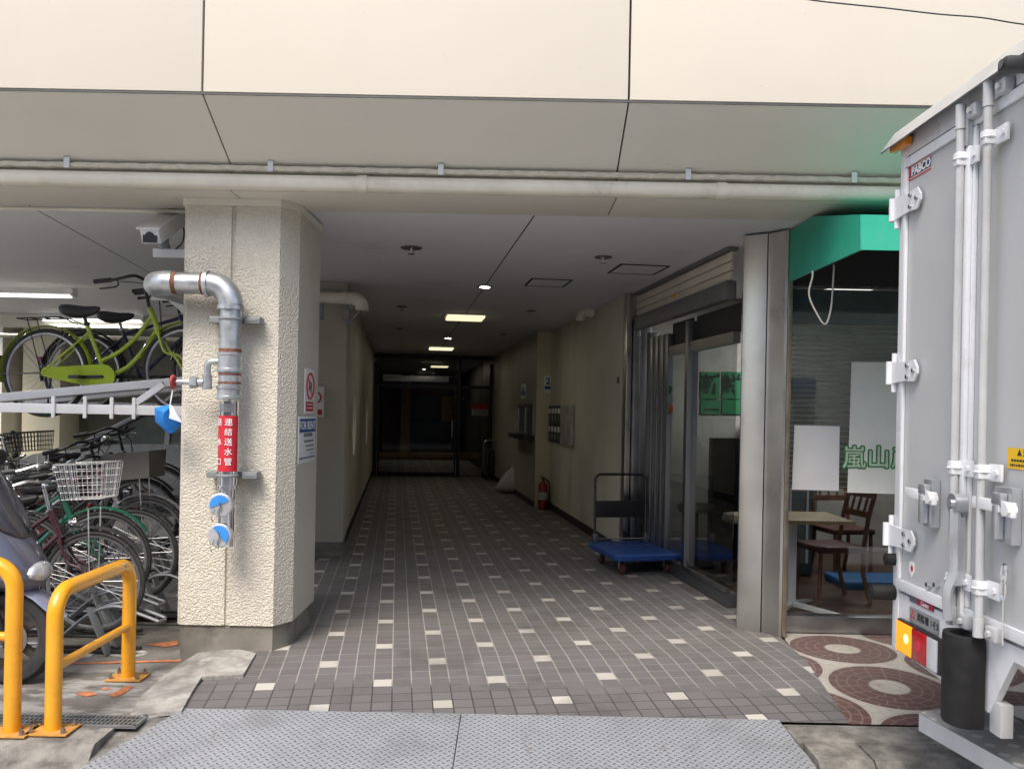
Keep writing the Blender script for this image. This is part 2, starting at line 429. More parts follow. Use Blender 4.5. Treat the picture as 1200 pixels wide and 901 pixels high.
M_wall = pm('passage_wall', (.58, .555, .47), .5, var=.06, scale=2, bump=.12, bscale=260, dirt=(.17, .16, .13), dscale=1.6, damt=.55, streak=True)
M_wallc = pm('cream_wall', (.62, .57, .42), .6, var=.06, scale=2, dirt=(.35, .31, .22), dscale=2, damt=.4)
M_dark = pm('dark_gap', (.02, .02, .02), .8); M_black = pm('black_plastic', (.022, .022, .024), .45, var=.25); M_rubber = pm('rubber', (.03, .03, .031), .75, var=.25, scale=20)
M_steel = pm('brushed_steel', (.56, .54, .51), .3, metal=1, var=.10, scale=3, dirt=(.45, .42, .37), dscale=2.2, damt=.3, streak=True)
M_steeld = pm('dull_steel', (.36, .36, .37), .36, metal=1, var=.12, scale=4)
M_chrome = pm('chrome', (.75, .75, .76), .12, metal=1, var=.06); M_galv = pm('galvanised', (.50, .52, .54), .42, metal=.85, var=.14, scale=16, dirt=(.30, .31, .32), dscale=7, damt=.5, bump=.08, bscale=50)
M_rust = pm('rust_thread', (.20, .085, .05), .8, metal=.2, var=.3, scale=40); M_pvc = pm('pvc_ivory', (.76, .72, .61), .45, var=.06, scale=4, dirt=(.33, .30, .24), dscale=3, damt=.5)
M_white = pm('white_paint', (.76, .77, .79), .32, var=.04, scale=3, dirt=(.50, .46, .40), dscale=5, damt=.35, coat=.2); M_whitep = pm('white_paper', (.78, .78, .76), .6, var=.03)
M_green = pm('awning_vinyl', (.016, .33, .215), .42, var=.16, scale=2, dirt=(.10, .34, .26), dscale=2, damt=.5, bump=.1, bscale=20)
M_glass = glass_mat('window_glass'); M_grey = pm('grey_paint', (.26, .27, .28), .5, metal=.3, var=.1)
M_yellow = pm('yellow_paint', (.80, .36, .012), .3, var=.06, scale=5, dirt=(.45, .20, .02), dscale=9, damt=.4, coat=.4)
M_red = pm('sign_red', (.52, .02, .035), .4, var=.05); M_blue = pm('sign_blue', (.025, .09, .28), .4, var=.05); M_orange_line = pm('orange_paint', (.55, .20, .085), .8, var=.3, scale=30)
M_wood = pm('pale_wood', (.50, .36, .20), .4, var=.12, scale=12); M_dwood = pm('dark_wood', (.20, .085, .042), .4, var=.25, scale=14)

# ================================================================ ground, passage floor, road
def zf(Y): return 0.0 if Y > 5.3 else -.06 * min(1, (5.3 - Y) / .95)
m = MB(); m.sheet([(-60, -60, -.17), (60, -60, -.17), (60, 60, -.17), (-60, 60, -.17)]); struct(m.build('road', M_asph))
m = MB()                                             # tiled passage floor with a shallow ramp to the street
YE = 4.385
xl = [(-1.47, YE), (-1.42, 4.62), (-1.36, 4.82), (-1.22, 4.86), (-1.13, 5.30)]
def strip(y0, y1, x0a, x0b, x1a, x1b):
    m.sheet([(x0a, y0, zf(y0)), (x1a, y0, zf(y0)), (x1b, y1, zf(y1)), (x0b, y1, zf(y1))])
def xr(Y): return 1.905 + .03 * (5.5 - Y) * 0 + (5.82 - Y) * -.10
strip(YE, 4.35 + .95, -1.70, -1.70, xr(YE), xr(5.3)); strip(5.30, 6.2, -1.70, -1.70, xr(5.3), 1.88)
strip(6.2, 33, -3.5, -7.2, 3.5, 0.5)
struct(m.build('floor', M_floor))
m = MB()
for y0, y1 in ((4.385, 5.30), (5.30, 5.98)):
    m.sheet([(xr(y0) - .02, y0, zf(y0) - .004), (8, y0, zf(y0) - .004), (8, y1, zf(y1) - .004), (xr(y1) - .02, y1, zf(y1) - .004)])
struct(m.build('pavement', M_hex))
m = MB()                                             # parking ground, lower than the passage
m.prism([(-14, 4.12, -.30), (-1.97, 4.12, -.30), (-1.67, 4.40, -.30), (-1.30, 4.40, -.30), (-1.30, 17.4, -.30), (-14, 17.4, -.30)], (0, 0, .236)); struct(m.build('parking_ground', M_ground))
m = MB()
m.prism([atZ(236, 762, -.02), atZ(262, 756, .004), atZ(300, 765, .007), atZ(285, 790, -.010), atZ(236, 793, -.014), atZ(224, 812, -.029), atZ(213, 832, -.041), atZ(152, 838, -.058), atZ(163, 818, -.058), atZ(198, 785, -.05)], (0, 0, -.02))
M_cem = pm('cement_patch', (.31, .30, .28), .88, var=.35, scale=7, bump=.9, bscale=50, bdist=.012, dirt=(.52, .51, .48), dscale=6, damt=.9)
struct(m.build('cement_ramp', M_cem))
M_kerb = pm('kerb_stone', (.20, .19, .172), .88, var=.4, scale=9, bump=.9, bscale=45, bdist=.014, dirt=(.06, .057, .052), dscale=6, damt=.75)
m = MB()
for x0, x1 in ((-9, -6.1), (-6.09, -3.15), (-3.14, -1.90), (1.445, 1.70), (1.71, 2.4), (2.41, 4.2), (4.21, 9)):
    z = -.066 if x0 < 0 else -.075
    m.prism([(x0, 3.93, z - .02), (x0, 3.955, z), (x0, 4.15, z + .002), (x0, 4.15, -.3), (x0, 3.86, -.3), (x0, 3.865, z - .09)], (x1 - x0, 0, 0))
struct(m.build('kerb', M_kerb))
m = MB(); m.box((1.415, 4.15, -.3), (9, 4.384, -.066), bev=.012); struct(m.build('pavement_edging', M_kerb))
m = MB(); m.prism([(-2.25, 3.42, -.182), (-2.25, 4.115, -.098), (-1.97, 4.116, -.098), (-1.66, 4.393, -.066), (1.41, 4.385, -.067), (1.5, 3.42, -.182)], (0, 0, -.2)); struct(m.build('ramp_bed', M_kerb))
pr = thing('ramp_plate', 'grey steel checker plate ramp in two sheets in front of the tiled passage', 'ramp', (0, 4.2, -.08))
zA, zB = -.058, -.17
def zpl(Y): return zA + (zB - zA) * (4.395 - Y) / .95
for (a, b, c, d) in (((-1.66, 4.395), (-.235, 4.395), (-.245, 3.42), (-2.05, 3.42)), ((-.229, 4.395), (1.40, 4.395), (1.46, 3.42), (-.239, 3.42))):
    m = MB(); m.prism([(x, y, zpl(y) + .008) for x, y in (a, b, c, d)], (0, 0, -.009)); m.build('plate', M_plate, pr)
# painted marks on the parking ground
def blob(mb, pts, z): mb.sheet([(p[0], p[1], z) for p in pts])
def jag(p0, p1, w, n=24):
    p0, p1 = Vector(p0), Vector(p1); d = (p1 - p0).normalized(); nn = Vector((-d.y, d.x)); t = []; u = []
    for i in range(n + 1):
        c = p0.lerp(p1, i / n); t.append(c + nn * w * random.uniform(.3, .55)); u.append(c - nn * w * random.uniform(.3, .55))
    return t + u[::-1]
m = MB()
def g2(x, y): v = atZ(x, y, -.06); return (v.x, v.y)
blob(m, jag(g2(85, 777), g2(212, 773.5), .045), -.060); blob(m, jag(g2(-60, 779), g2(60, 777), .04), -.060)
blob(m, [g2(170, 755), g2(208, 750), g2(208, 755), g2(196, 757.5)], -.060); blob(m, [g2(88, 812), g2(105, 809), g2(114, 813), g2(100, 816)], -.060)
blob(m, [g2(127, 814), g2(150, 803), g2(156, 804), g2(146, 812), g2(134, 816)], -.060); blob(m, [g2(119, 806), g2(127, 805), g2(128, 807.5), g2(120, 808)], -.060)
struct(m.build('orange_marking', M_orange_line))
m = MB(); pts = [g2(x, y) for x, y in ((100, 770), (108, 764), (120, 762.5), (133, 766), (142, 768), (158, 768), (169, 765), (160, 762))]
cv = smoothed([(p[0], p[1], 0) for p in pts], 5)
for i in range(len(cv) - 1):
    d = (cv[i + 1] - cv[i]).normalized(); nn = Vector((-d.y, d.x, 0)) * .026
    m.sheet([(v.x, v.y, -.0605) for v in (cv[i] + nn, cv[i + 1] + nn, cv[i + 1] - nn, cv[i] - nn)])
struct(m.build('white_marking', pm('white_line', (.42, .41, .38), .8, var=.25, scale=30)))
# drain grate
dg = thing('drain_grate', 'long metal drain grate in the concrete behind the yellow barriers', 'drain', (-2.6, 4.25, -.06))
gy0, gy1, gx0, gx1 = 4.155, 4.30, -4.6, -1.80
m = MB(); m.box((gx0, gy0, -.07), (gx1, gy0 + .014, -.055)); m.box((gx0, gy1 - .014, -.07), (gx1, gy1, -.055)); m.box((gx1 - .014, gy0, -.07), (gx1, gy1, -.055))
x = gx0 + .02
while x < gx1 - .03: m.box((x, gy0 + .01, -.068), (x + .007, gy1 - .01, -.056)); x += .022
for yy in (gy0 + .05, gy0 + .092): m.box((gx0, yy, -.066), (gx1, yy + .006, -.0572))
m.build('grating', M_galv, dg)
m = MB(); m.box((gx0, gy0, -.0635), (gx1, gy1, -.0625)); m.build('channel', M_dark, dg)

# ================================================================ building
bld = thing('apartment_building', 'cream panelled building with a dark tiled passage under its overhang', 'building', (0, 5.3, 0))
BY0, BZ0, BY1, BZ1, BZ = 4.60, 3.18, 5.10, 2.93, 2.785
XS = [-8.6, -6.3, -4.0, -1.70, .597, 2.90, 5.2, 7.5, 9.8]
for a, b in zip(XS, XS[1:]):
    m = MB(); m.box((a + .006, BY0, BZ0 + .014), (b - .006, BY0 + .05, 6.6), bev=.003); m.build('facade_panel', M_cream, bld)
    m = MB(); m.prism([(a + .005, BY0 + .012, BZ0), (a + .005, BY1, BZ1), (a + .005, BY1, BZ1 + .03), (a + .005, BY0 + .012, BZ0 + .03)], (b - a - .010, 0, 0)); m.build('soffit_panel', M_soffit, bld)
    m = MB(); m.box((a + .004, BY1, BZ), (b - .004, 5.57, BZ1 + .02), bev=.004); m.build('beam', M_beam, bld)
m = MB(); m.box((-8.6, BY0 + .052, BZ0 + .034), (9.8, 5.6, 6.5)); m.prism([(-8.6, BY0 + .06, BZ0 + .034), (-8.6, BY1 + .01, BZ1 + .034), (-8.6, 5.56, BZ1 + .034), (-8.6, 5.56, BZ0 + .034)], (18.4, 0, 0)); m.build('joint_backing', M_dark, bld)
m = MB(); m.box((-8.6, BY0 + .004, BZ0 + .001), (9.8, BY0 + .03, BZ0 + .012)); m.build('drip_edge', pm('drip_metal', (.10, .10, .095), .5, metal=.5), bld)
m = MB(); m.box((-8.6, 5.573, 2.80), (9.8, 33, 3.0)); m.build('ceiling', M_ceil, bld)
# unseen block added across the street to shade the low sky, mirrored in glass
ob = thing('added_block', 'plain grey block with two rows of windows, added unseen across the street to shade the low sky', 'building', (0, -7.5, -.17))
m = MB(); m.box((-16, -13, -.17), (16, -7.5, 7.6)); m.build('wall', pm('added_block_wall', (.36, .345, .32), .7, var=.1, scale=.6, dirt=(.22, .21, .2), dscale=1, damt=.5), ob)
for zz in (1.0, 4.4):
    for i in range(8):
        x0 = -14.4 + i * 3.7; m = MB(); m.box((x0, -7.49, zz), (x0 + 2.2, -7.43, zz + 1.7), bev=.01); f_ = m.build('window', M_steeld, ob)
        m = MB(); m.box((x0 + .08, -7.429, zz + .08), (x0 + 2.12, -7.42, zz + 1.62)); m.build('pane', pm('added_block_pane', (.04, .05, .055), .08, spec=.8), f_)
# front column with chamfered corner, groove and plinth
def colpoly(off, y0=5.275):
    return [(-2.05 - off, y0 + .03 - off), (-2.02 - off, y0 - off), (-1.45 + .4 * off, y0 - off), (-1.365 + off, y0 + .145 - .4 * off), (-1.365 + off, 6.0 + off), (-2.05 - off, 6.0 + off)]
m = MB()
P = colpoly(0); gxa, gxb = -1.752, -1.722
pg = [P[0], P[1], (gxa, 5.275), (gxa + .003, 5.29), (gxb - .003, 5.29), (gxb, 5.275)] + P[2:]
m.prism([(x, y, .155) for x, y in pg], (0, 0, 2.585)); m.build('column', M_stucco, bld, 18)
m = MB(); m.prism([(x, y, 2.741) for x, y in colpoly(.012)], (0, 0, .043)); m.build('column_cap', M_beam, bld)
m = MB(); m.prism([(x, y, -.1) for x, y in colpoly(-.014)], (0, 0, .254)); m.bevel(.012); m.build('column_plinth', M_plinth, bld)
# second pillar and left passage wall with round openings
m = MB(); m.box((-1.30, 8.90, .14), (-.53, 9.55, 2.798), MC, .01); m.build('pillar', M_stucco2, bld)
m = MB(); m.box((-1.29, 8.912, -.02), (-.542, 9.54, .138), MC); m.build('pillar_plinth', M_plinth, bld)
def circ(c, z, r, n=40): return [(c + r * math.cos(2 * math.pi * i / n), z + r * math.sin(2 * math.pi * i / n)) for i in range(n)]
ML = MC @ Matrix(((0, 0, 1, -.612), (1, 0, 0, 0), (0, 1, 0, 0), (0, 0, 0, 1)))    # local x->q, y->z, z->p
qs = [11.1, 15.6]
holed([(9.55, .14), (22, .14), (22, 2.797), (9.55, 2.797)], [circ(q, 1.37, .46) for q in qs], .14, 'passage_wall', M_wall, ML, bld)
m = MB(); m.box((-.68, 9.56, -.02), (-.548, 22, .138), MC); m.build('skirting', M_dark, bld)
# right passage wall
m = MB(); m.box((2.40, 9.0, .0), (2.62, 13.35, 2.797), MC); m.build('passage_wall', M_wall, bld)
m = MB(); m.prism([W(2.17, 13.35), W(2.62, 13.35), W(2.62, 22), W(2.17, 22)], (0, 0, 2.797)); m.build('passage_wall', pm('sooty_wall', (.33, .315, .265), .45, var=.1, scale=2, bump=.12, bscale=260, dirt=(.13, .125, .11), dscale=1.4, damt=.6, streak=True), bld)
m = MB(); m.box((2.172, 13.335, .0), (2.40, 13.349, 2.79), MC); m.build('wall_end', M_wallc, bld)
m = MB(); m.box((2.385, 9.0, .002), (2.399, 13.33, .10), MC); m.box((2.155, 13.36, .002), (2.169, 19.5, .10), MC); m.build('skirting', M_dark, bld)
# back of the passage: dark lobby walls behind the glass doors
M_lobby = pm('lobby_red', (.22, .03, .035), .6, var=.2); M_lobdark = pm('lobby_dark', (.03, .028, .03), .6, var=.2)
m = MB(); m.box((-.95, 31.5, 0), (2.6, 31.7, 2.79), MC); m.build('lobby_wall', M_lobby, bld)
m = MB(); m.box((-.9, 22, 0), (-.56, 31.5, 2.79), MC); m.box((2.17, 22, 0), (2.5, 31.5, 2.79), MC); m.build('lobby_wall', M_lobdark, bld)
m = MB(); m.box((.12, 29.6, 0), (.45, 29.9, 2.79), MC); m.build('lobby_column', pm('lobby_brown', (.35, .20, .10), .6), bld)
# parking bay: rear wall, pillars
M_pwall = pm('parking_wall', (.76, .73, .65), .75, var=.07, scale=1.5, dirt=(.35, .33, .28), dscale=2, damt=.4)
m = MB(); m.box((-8.6, 17.0, -.06), (-3.05, 17.3, 2.79)); m.build('parking_wall', M_pwall, bld)
m = MB(); m.box((-8.62, 14.1, -.06), (-8.42, 16.99, 2.79)); m.build('parking_wall', M_pwall, bld)
for x0 in (-8.20,):
    m = MB(); m.box((x0, 14.3, -.06), (x0 + .64, 14.95, 2.79), bev=.02); m.build('parking_pillar', M_wallc, bld)
m = MB(); m.box((-8.6, 12.4, 2.62), (-2.6, 12.7, 2.795)); m.build('parking_beam', M_beam, bld)
# shop shell
m = MB(); m.box((2.63, 9.05, 0), (8.5, 9.25, 2.79), MC); m.build('shop_wall', pm('shop_wall', (.55, .53, .48), .7), bld)
m = MB(); m.box((6.4, 6.0, 0), (9.8, 6.3, 2.79)); m.build('front_wall', M_stucco2, bld)
m = MB(); m.box((7.2, 6.3, 0), (7.3, 10.6, 2.79)); m.build('shop_wall', pm('shop_wall', (.42, .40, .36), .7), bld)
t = NT('shop_boards'); w_ = t.n('ShaderNodeTexBrick'); w_.inputs['Scale'].default_value = 3; w_.inputs['Color1'].default_value = (.06, .03, .02, 1); w_.inputs['Color2'].default_value = (.10, .05, .03, 1); w_.inputs['Mortar'].default_value = (.02, .01, .01, 1); w_.inputs['Mortar Size'].default_value = .01
t.l(t.pos(), w_.inputs['Vector']); t.base(w_.outputs[0]); t.rough(.4)
m = MB(); m.prism([(1.95, 6.092, .004), (7.2, 6.092, .004), (7.2, 10.0, .004), tuple(W(2.69, 9.04, .004)), tuple(W(2.69, 6.2, .004))], (0, 0, .02)); struct(m.build('shop_floor', t.m))

# corner post of stainless steel
cp = thing('corner_post', 'brushed stainless steel clad corner post between glass door and shop window', 'post', (1.76, 5.95, 0))
m = MB(); m.prism([(1.625, 6.07, 0), (1.66, 6.035, 0), (1.762, 5.972, 0), (1.766, 6.2, 0), (1.66, 6.22, 0)], (0, 0, 2.783)); m.bevel(.004); m.build('cladding', M_steel, cp)
m = MB(); m.prism([(1.769, 5.968, 0), (1.80, 5.935, 0), (1.85, 5.845, 0), (1.868, 5.84, 0), (1.87, 6.2, 0), (1.772, 6.2, 0)], (0, 0, 2.783)); m.bevel(.004); m.build('cladding', M_steel, cp)
m = MB(); m.box((1.873, 5.845, 0), (1.905, 6.1, 2.783), bev=.003); m.build('edge_trim', pm('tarnished_steel', (.42, .37, .30), .4, metal=.9, var=.15, scale=8, dirt=(.24, .15, .08), dscale=4, damt=.6, streak=True), cp)
# ================================================================ pipes along the beam
pt = thing('drain_pipe', 'thick ivory plastic pipe along the beam above the passage', 'pipe', (0, 5.04, 2.82))
m = MB(); m.cyl((-8.6, 5.045, 2.828), (5.2, 5.045, 2.828), .046, n=20); m.build('pipe_run', M_pvc, pt)
for x in (atY(425, 212, 5.04).x, atY(845, 221, 5.04).x, -4.2): m = MB(); m.cyl((x - .03, 5.045, 2.828), (x + .03, 5.045, 2.828), .052, n=20); m.build('coupling', M_pvc, pt)
cd = thing('conduit', 'thin ivory wrapped conduit clipped above the thick plastic pipe', 'conduit', (0, 5.06, 2.9))
m = MB(); m.tube([(-8.6 + i * .0432, 5.055, 2.912 + .002 * math.sin(i * 1.9)) for i in range(320)], [.018 + .0015 * (i % 2) for i in range(320)], 8); m.build('pipe_run', pm('conduit_wrap', (.68, .63, .53), .6, var=.1, scale=20), cd)
for px in (80, 318, 517, 806, 1000, -150):
    x = atY(px, 195, 5.05).x; m = MB(); m.box((x - .016, 5.028, 2.89), (x + .016, 5.033, 2.955)); m.box((x - .016, 5.028, 2.952), (x + .016, 5.075, 2.957)); m.build('clip', M_white, cd)
m = MB(); m.cyl((-8.5, 5.60, 2.775), (-2.06, 5.60, 2.775), .013, n=10); tag(m.build('conduit', M_pvc), 'long thin conduit behind the beam over the parked bicycles', 'conduit')

# ================================================================ fire standpipe on the column
yp = 5.13
sp = thing('standpipe', 'grey galvanised standpipe with chrome lower inlet and red label on the stucco column', 'standpipe', (-1.70, yp, .6))
A = atY(271, 345, yp); xp = A.x
def zY(y, Y=yp): return atY(271, y, Y).z
zt = zY(331)
m = MB(); m.cyl((xp, yp, zY(462)), (xp, yp, zt - .14), .064, n=24); m.build('riser', M_galv, sp)
m = MB(); m.tube(arc((xp - .13, yp, zt - .14), .13, 0, 90, 10), .072, 22); m.cyl((xp, yp, zt - .165), (xp, yp, zt - .14), .08, n=24); m.cyl((xp - .155, yp, zt - .01), (xp - .13, yp, zt - .01), .08, n=24); m.build('elbow', M_galv, sp)
xe = atY(200, 330, yp).x
m = MB(); m.cyl((xp - .15, yp, zt - .01), (xe, yp, zt - .01), .066, n=24); m.build('branch', M_galv, sp)
m = MB(); m.tube([(xe + .02, yp, zt - .01)] + arc((xe, yp + .13, zt - .01), .13, 270, 180, 8, (1, 0, 0), (0, 1, 0)) + [(xe - .13, yp + .2, zt - .01)], .073, 22); m.build('elbow', M_galv, sp)
m = MB(); m.cyl((xe - .13, yp + .2, zt - .01), (xe - .13, yp + 4.6, zt - .01), .066, n=20); m.build('branch', M_galv, sp)
for pa, pb, r_ in (((xp - .175, yp, zt - .01), (xp - .157, yp, zt - .01), .0675), ((xe + .02, yp, zt - .01), (xe + .045, yp, zt - .01), .0685), ((xp, yp, zY(413)), (xp, yp, zY(409)), .066), ((xp, yp, zY(440)), (xp, yp, zY(437.5)), .066), ((xp, yp, zY(450)), (xp, yp, zY(447.5)), .066)):
    m = MB(); m.cyl(pa, pb, r_, n=24); m.build('thread_band', M_rust, sp)
def ringed(y0, y1, r):
    a, b = zY(y1), zY(y0); m.lathe([(r - .004, a), (r, a + .002), (r, a + .018), (r - .005, a + .022), (r - .005, b - .022), (r, b - .018), (r, b - .002), (r - .004, b)], Matrix.Translation((xp, yp, 0)), 24)
m = MB(); ringed(413, 436, .076); m.build('coupling', M_galv, sp)
m = MB(); ringed(452, 468, .077); m.build('coupling', M_galv, sp)
zb = zY(585)
m = MB(); m.cyl((xp, yp, zY(470)), (xp, yp, zY(572)), .058, n=28); m.lathe([(.058, zY(572)), (.07, zY(572)), (.07, zY(568.5)), (.058, zY(568.5))], Matrix.Translation((xp, yp, 0)), 28); m.cyl((xp, yp, zY(625)), (xp, yp, zY(572)), .052, n=28); m.build('inlet_pipe', M_chrome, sp)
# red label wrapped on the front of the inlet pipe
m = MB(); za, zb2 = zY(552), zY(487)
for i in range(12):
    a0, a1 = R(190 + i * 13.5), R(190 + (i + 1) * 13.5)
    m.sheet([(xp + .0592 * math.cos(a0), yp + .0592 * math.sin(a0), za), (xp + .0592 * math.cos(a1), yp + .0592 * math.sin(a1), za), (xp + .0592 * math.cos(a1), yp + .0592 * math.sin(a1), zb2), (xp + .0592 * math.cos(a0), yp + .0592 * math.sin(a0), zb2)])
bmesh.ops.remove_doubles(m.bm, verts=m.bm.verts, dist=.0003); lab = m.build('red_label', M_red, sp); 
M_lw = pm('label_white', (.8, .8, .8), .5, var=.02)
def onpipe(ch, ang, z, size):
    d = Vector((math.cos(R(ang)), math.sin(R(ang)), 0)); x = Vector((-d.y, d.x, 0))
    text(ch, Vector((xp, yp, z)) + d * .0602, x, (0, 0, 1), size, M_lw, lab, 'character', .0003)
for ch, y in zip('連結送水管', (495, 506.5, 518, 529.5, 541)): onpipe(ch, 287, zY(y), .047)
for ch, y in zip('送水口', (495, 518, 541)): onpipe(ch, 230, zY(y), .047)
m = MB()
for i in range(8):
    a0, a1 = R(225 + i * 11), R(225 + (i + 1) * 11)
    m.sheet([(xp + .059 * math.cos(q), yp + .059 * math.sin(q), z) for q, z in ((a0, zY(483)), (a1, zY(483)), (a1, zY(473)), (a0, zY(473)))])
m.build('plate', M_steeld, sp)
for y in (374, 557):
    z = zY(y); m = MB(); m.box((xp - .14, yp + .075, z - .017), (xp + .16, yp + .13, z + .017), bev=.004); m.box((xp - .14, yp + .03, z - .02), (xp - .075, yp + .13, z + .02), bev=.004); m.box((xp + .075, yp + .03, z - .02), (xp + .165, yp + .13, z + .02), bev=.004); m.box((xp + .09, yp + .026, z - .006), (xp + .15, yp + .035, z + .006))
    m.tube(arc((xp, yp, z), .0665 if y < 500 else .061, 180, 360, 14, (1, 0, 0), (0, 1, 0)), .008, 6); m.build('clamp', M_grey, sp)
M_cap = pm('inlet_cap', (.62, .63, .66), .35, metal=.6); M_bluecap = pm('blue_ribbon', (.04, .25, .68), .4, var=.1)
for y, dx, rot in ((590, -.012, 20), (625, -.014, -50)):
    z = zY(y); c = Vector((xp + dx, yp - .05, z)); m = MB(); m.cyl(c + Vector((0, .05, 0)), c + Vector((0, -.045, 0)), .064, .064, 24); m.lathe([(.07, 0), (.07, .02), (.06, .024)], Matrix.Translation(c + Vector((0, -.02, 0))) @ Matrix.Rotation(R(90), 4, 'X'), 24)
    nz = m.build('inlet_nozzle', M_cap, sp)
    m = MB(); pts = [(c.x + .058 * math.cos(R(a + rot)), c.y - .0455, c.z + .058 * math.sin(R(a + rot))) for a in range(5, 176, 10)]; m.prism(pts, (0, -.006, 0)); m.build('blue_cover', M_bluecap, nz)
    m = MB(); m.tube([c + Vector((.0, -.05, .02)), c + Vector((.01, -.055, -.01)), c + Vector((-.01, -.055, -.04)), c + Vector((.0, -.055, -.075))], .005, 6); m.tube([c + Vector((-.03, -.05, -.02)), c + Vector((-.05, -.055, -.06)), c + Vector((-.035, -.05, -.1))], .003, 5); m.build('chain', M_chrome, nz)
m = MB(); m.cyl((xp, yp, zY(640)), (xp, yp, zY(625)), .045, .05, 20); m.build('pipe_end', M_chrome, sp)
# small side branch with red valve wheel
zv = zY(449); xv = atY(240, 450, yp - .06).x
m = MB(); zs = zY(424)
m.tube([(xp, yp, zs), (xv + .05, yp - .02, zs)] + arc((xv + .035, yp - .02, zs - .035), .035, 90, 180, 5) + [(xv, yp - .02, zv)], .02, 12); m.cyl((xv, yp - .02, zv - .04), (xv, yp - .02, zv + .045), .028, n=14); m.cyl((xv - .18, yp - .02, zv), (xv, yp - .02, zv), .014, n=10); m.cyl((xv - .10, yp - .02, zv), (xv - .055, yp - .02, zv), .035, n=6); m.cyl((xv - .05, yp - .02, zv), (xv - .02, yp - .02, zv), .026, n=12); m.build('side_branch', M_galv, sp)
xw = atY(203, 450, yp - .02).x
m = MB(); m.cyl((xw, yp - .02, zv), (xv - .1, yp - .02, zv), .009, n=8)
Mw = Matrix.Translation((xw, yp - .02, zv)) @ Matrix.Rotation(R(90), 4, 'Y')
m.tube([Mw @ Vector((.036 * math.cos(a * math.pi / 9), .036 * math.sin(a * math.pi / 9), 0)) for a in range(18)], .009, 8, closed=True)
for a in (0, 60, 120): m.cyl(Mw @ Vector((.036 * math.cos(R(a)), .036 * math.sin(R(a)), 0)), Mw @ Vector((-.036 * math.cos(R(a)), -.036 * math.sin(R(a)), 0)), .005, n=6)
m.build('valve_wheel', pm('faded_red', (.42, .06, .07), .6, var=.35, scale=60), sp)
# blue cloth hanging from the valve
pc = thing('hanging_cloth', 'blue cloth cap with pale lining hanging from the red valve wheel', 'cloth', (xw, yp - .03, 1.2))
B0 = atY(199, 476, yp - .04)
def px3(x, y, dy=0): return atY(x, y, yp - .04 + dy)
m = MB(); m.loft([[px3(197, 474, .0), px3(200, 476, -.03), px3(203, 476, .0), px3(200, 475, .03)], [px3(181, 478, .0), px3(192, 484, -.06), px3(206, 486, .0), px3(195, 480, .05)], [px3(182, 494, .01), px3(190, 497, -.06), px3(212, 496, .01), px3(197, 492, .05)], [px3(196, 507, .0), px3(200, 508, -.03), px3(206, 505, .01), px3(201, 504, .03)]])
m.build('shell', pm('blue_cloth', (.015, .19, .58), .7, var=.15, scale=30, bump=.4, bscale=30), pc, sharp=50)
m = MB(); m.loft([[px3(198, 474, -.045), px3(202, 475, -.05), px3(203, 476, -.03)], [px3(199, 484, -.075), px3(209, 488, -.06), px3(211, 486, -.03)], [px3(198, 490, -.08), px3(215, 496, -.05), px3(214, 494, -.03)]]); m.build('lining', pm('pale_lining', (.60, .60, .70), .7), pc, sharp=50)
m = MB(); m.tube([(xw, yp - .02, zv - .03), px3(201, 465), px3(199, 476)], .004, 6); m.build('string', M_whitep, pc)

# ================================================================ security camera on the column's left side
sc0 = atY(190, 268, 5.55)
cc = thing('security_camera', 'white boxy security camera on a bracket at the column top', 'camera', (-2.1, 5.5, 2.5))
a_, b_ = atY(176, 277, 5.35), atY(208, 255, 5.75)
m = MB(); m.bar(a_, b_, .12, .10, bev=.008); m.build('housing', M_white, cc)
dv = (b_ - a_).normalized()
m = MB(); m.bar(a_ - dv * .04 + Vector((0, 0, .058)), b_ + Vector((0, 0, .058)), .15, .012, bev=.003); m.build('sun_shield', M_white, cc)
m = MB(); m.box(a_ - Vector((.045, .004, .04)), a_ + Vector((.045, .0, .035))); m.cyl(a_ - dv * .006, a_ - dv * .002, .03, n=16); m.build('lens', M_black, cc)
e = (a_ + b_) / 2
m = MB(); m.cyl(e - Vector((0, 0, .05)), e - Vector((0, 0, .13)), .03, n=12); m.ball(e - Vector((0, 0, .13)), .04); m.build('joint', M_grey, cc)
m = MB(); m.box((e.x - .06, e.y - .03, e.z - .205), (-2.045, e.y + .03, e.z - .15), bev=.004); m.box((-2.06, e.y - .06, e.z - .24), (-2.052, e.y + .06, e.z - .1)); m.build('bracket', M_white, cc)
m = MB(); m.tube(smoothed([b_, b_ + Vector((.02, .06, -.06)), b_ + Vector((.03, .02, -.16)), e + Vector((.06, 0, -.16))]), .006, 6); m.build('cable', M_black, cc)

# ================================================================ signs on the column
def sign_on_x(X, y0, y1, z0, z1, name, label, cat='sign'):
    s = thing(name, label, cat, (X + .003, (y0 + y1) / 2, z0)); mb = MB(); mb.box((X + .002, y0, z0), (X + .008, y1, z1), bev=.001); mb.build('board', M_whitep, s); return s
X = -1.365
ya, yb = atX(356, 450, X).y, atX(367.5, 450, X).y; za, zb_ = atX(360, 485, X).z, atX(360, 432, X).z
s1 = sign_on_x(X, ya, yb, za, zb_, 'prohibition_sign', 'white sign with red ring and red box above the FOR RENT sign on the column')
yc = (ya + yb) / 2; h = zb_ - za; w = yb - ya; zr = zb_ - h * .38; ry, rz = w * .36, h * .28
m = MB(); m.tube([(X + .0085, yc + ry * math.cos(R(a)), zr + rz * math.sin(R(a))) for a in range(0, 360, 15)], .008, 6, closed=True); m.bar((X + .0085, yc - ry * .6, zr + rz * .7), (X + .0085, yc + ry * .6, zr - rz * .7), .014, .003, up=(1, 0, 0)); m.build('red_ring', M_red, s1)
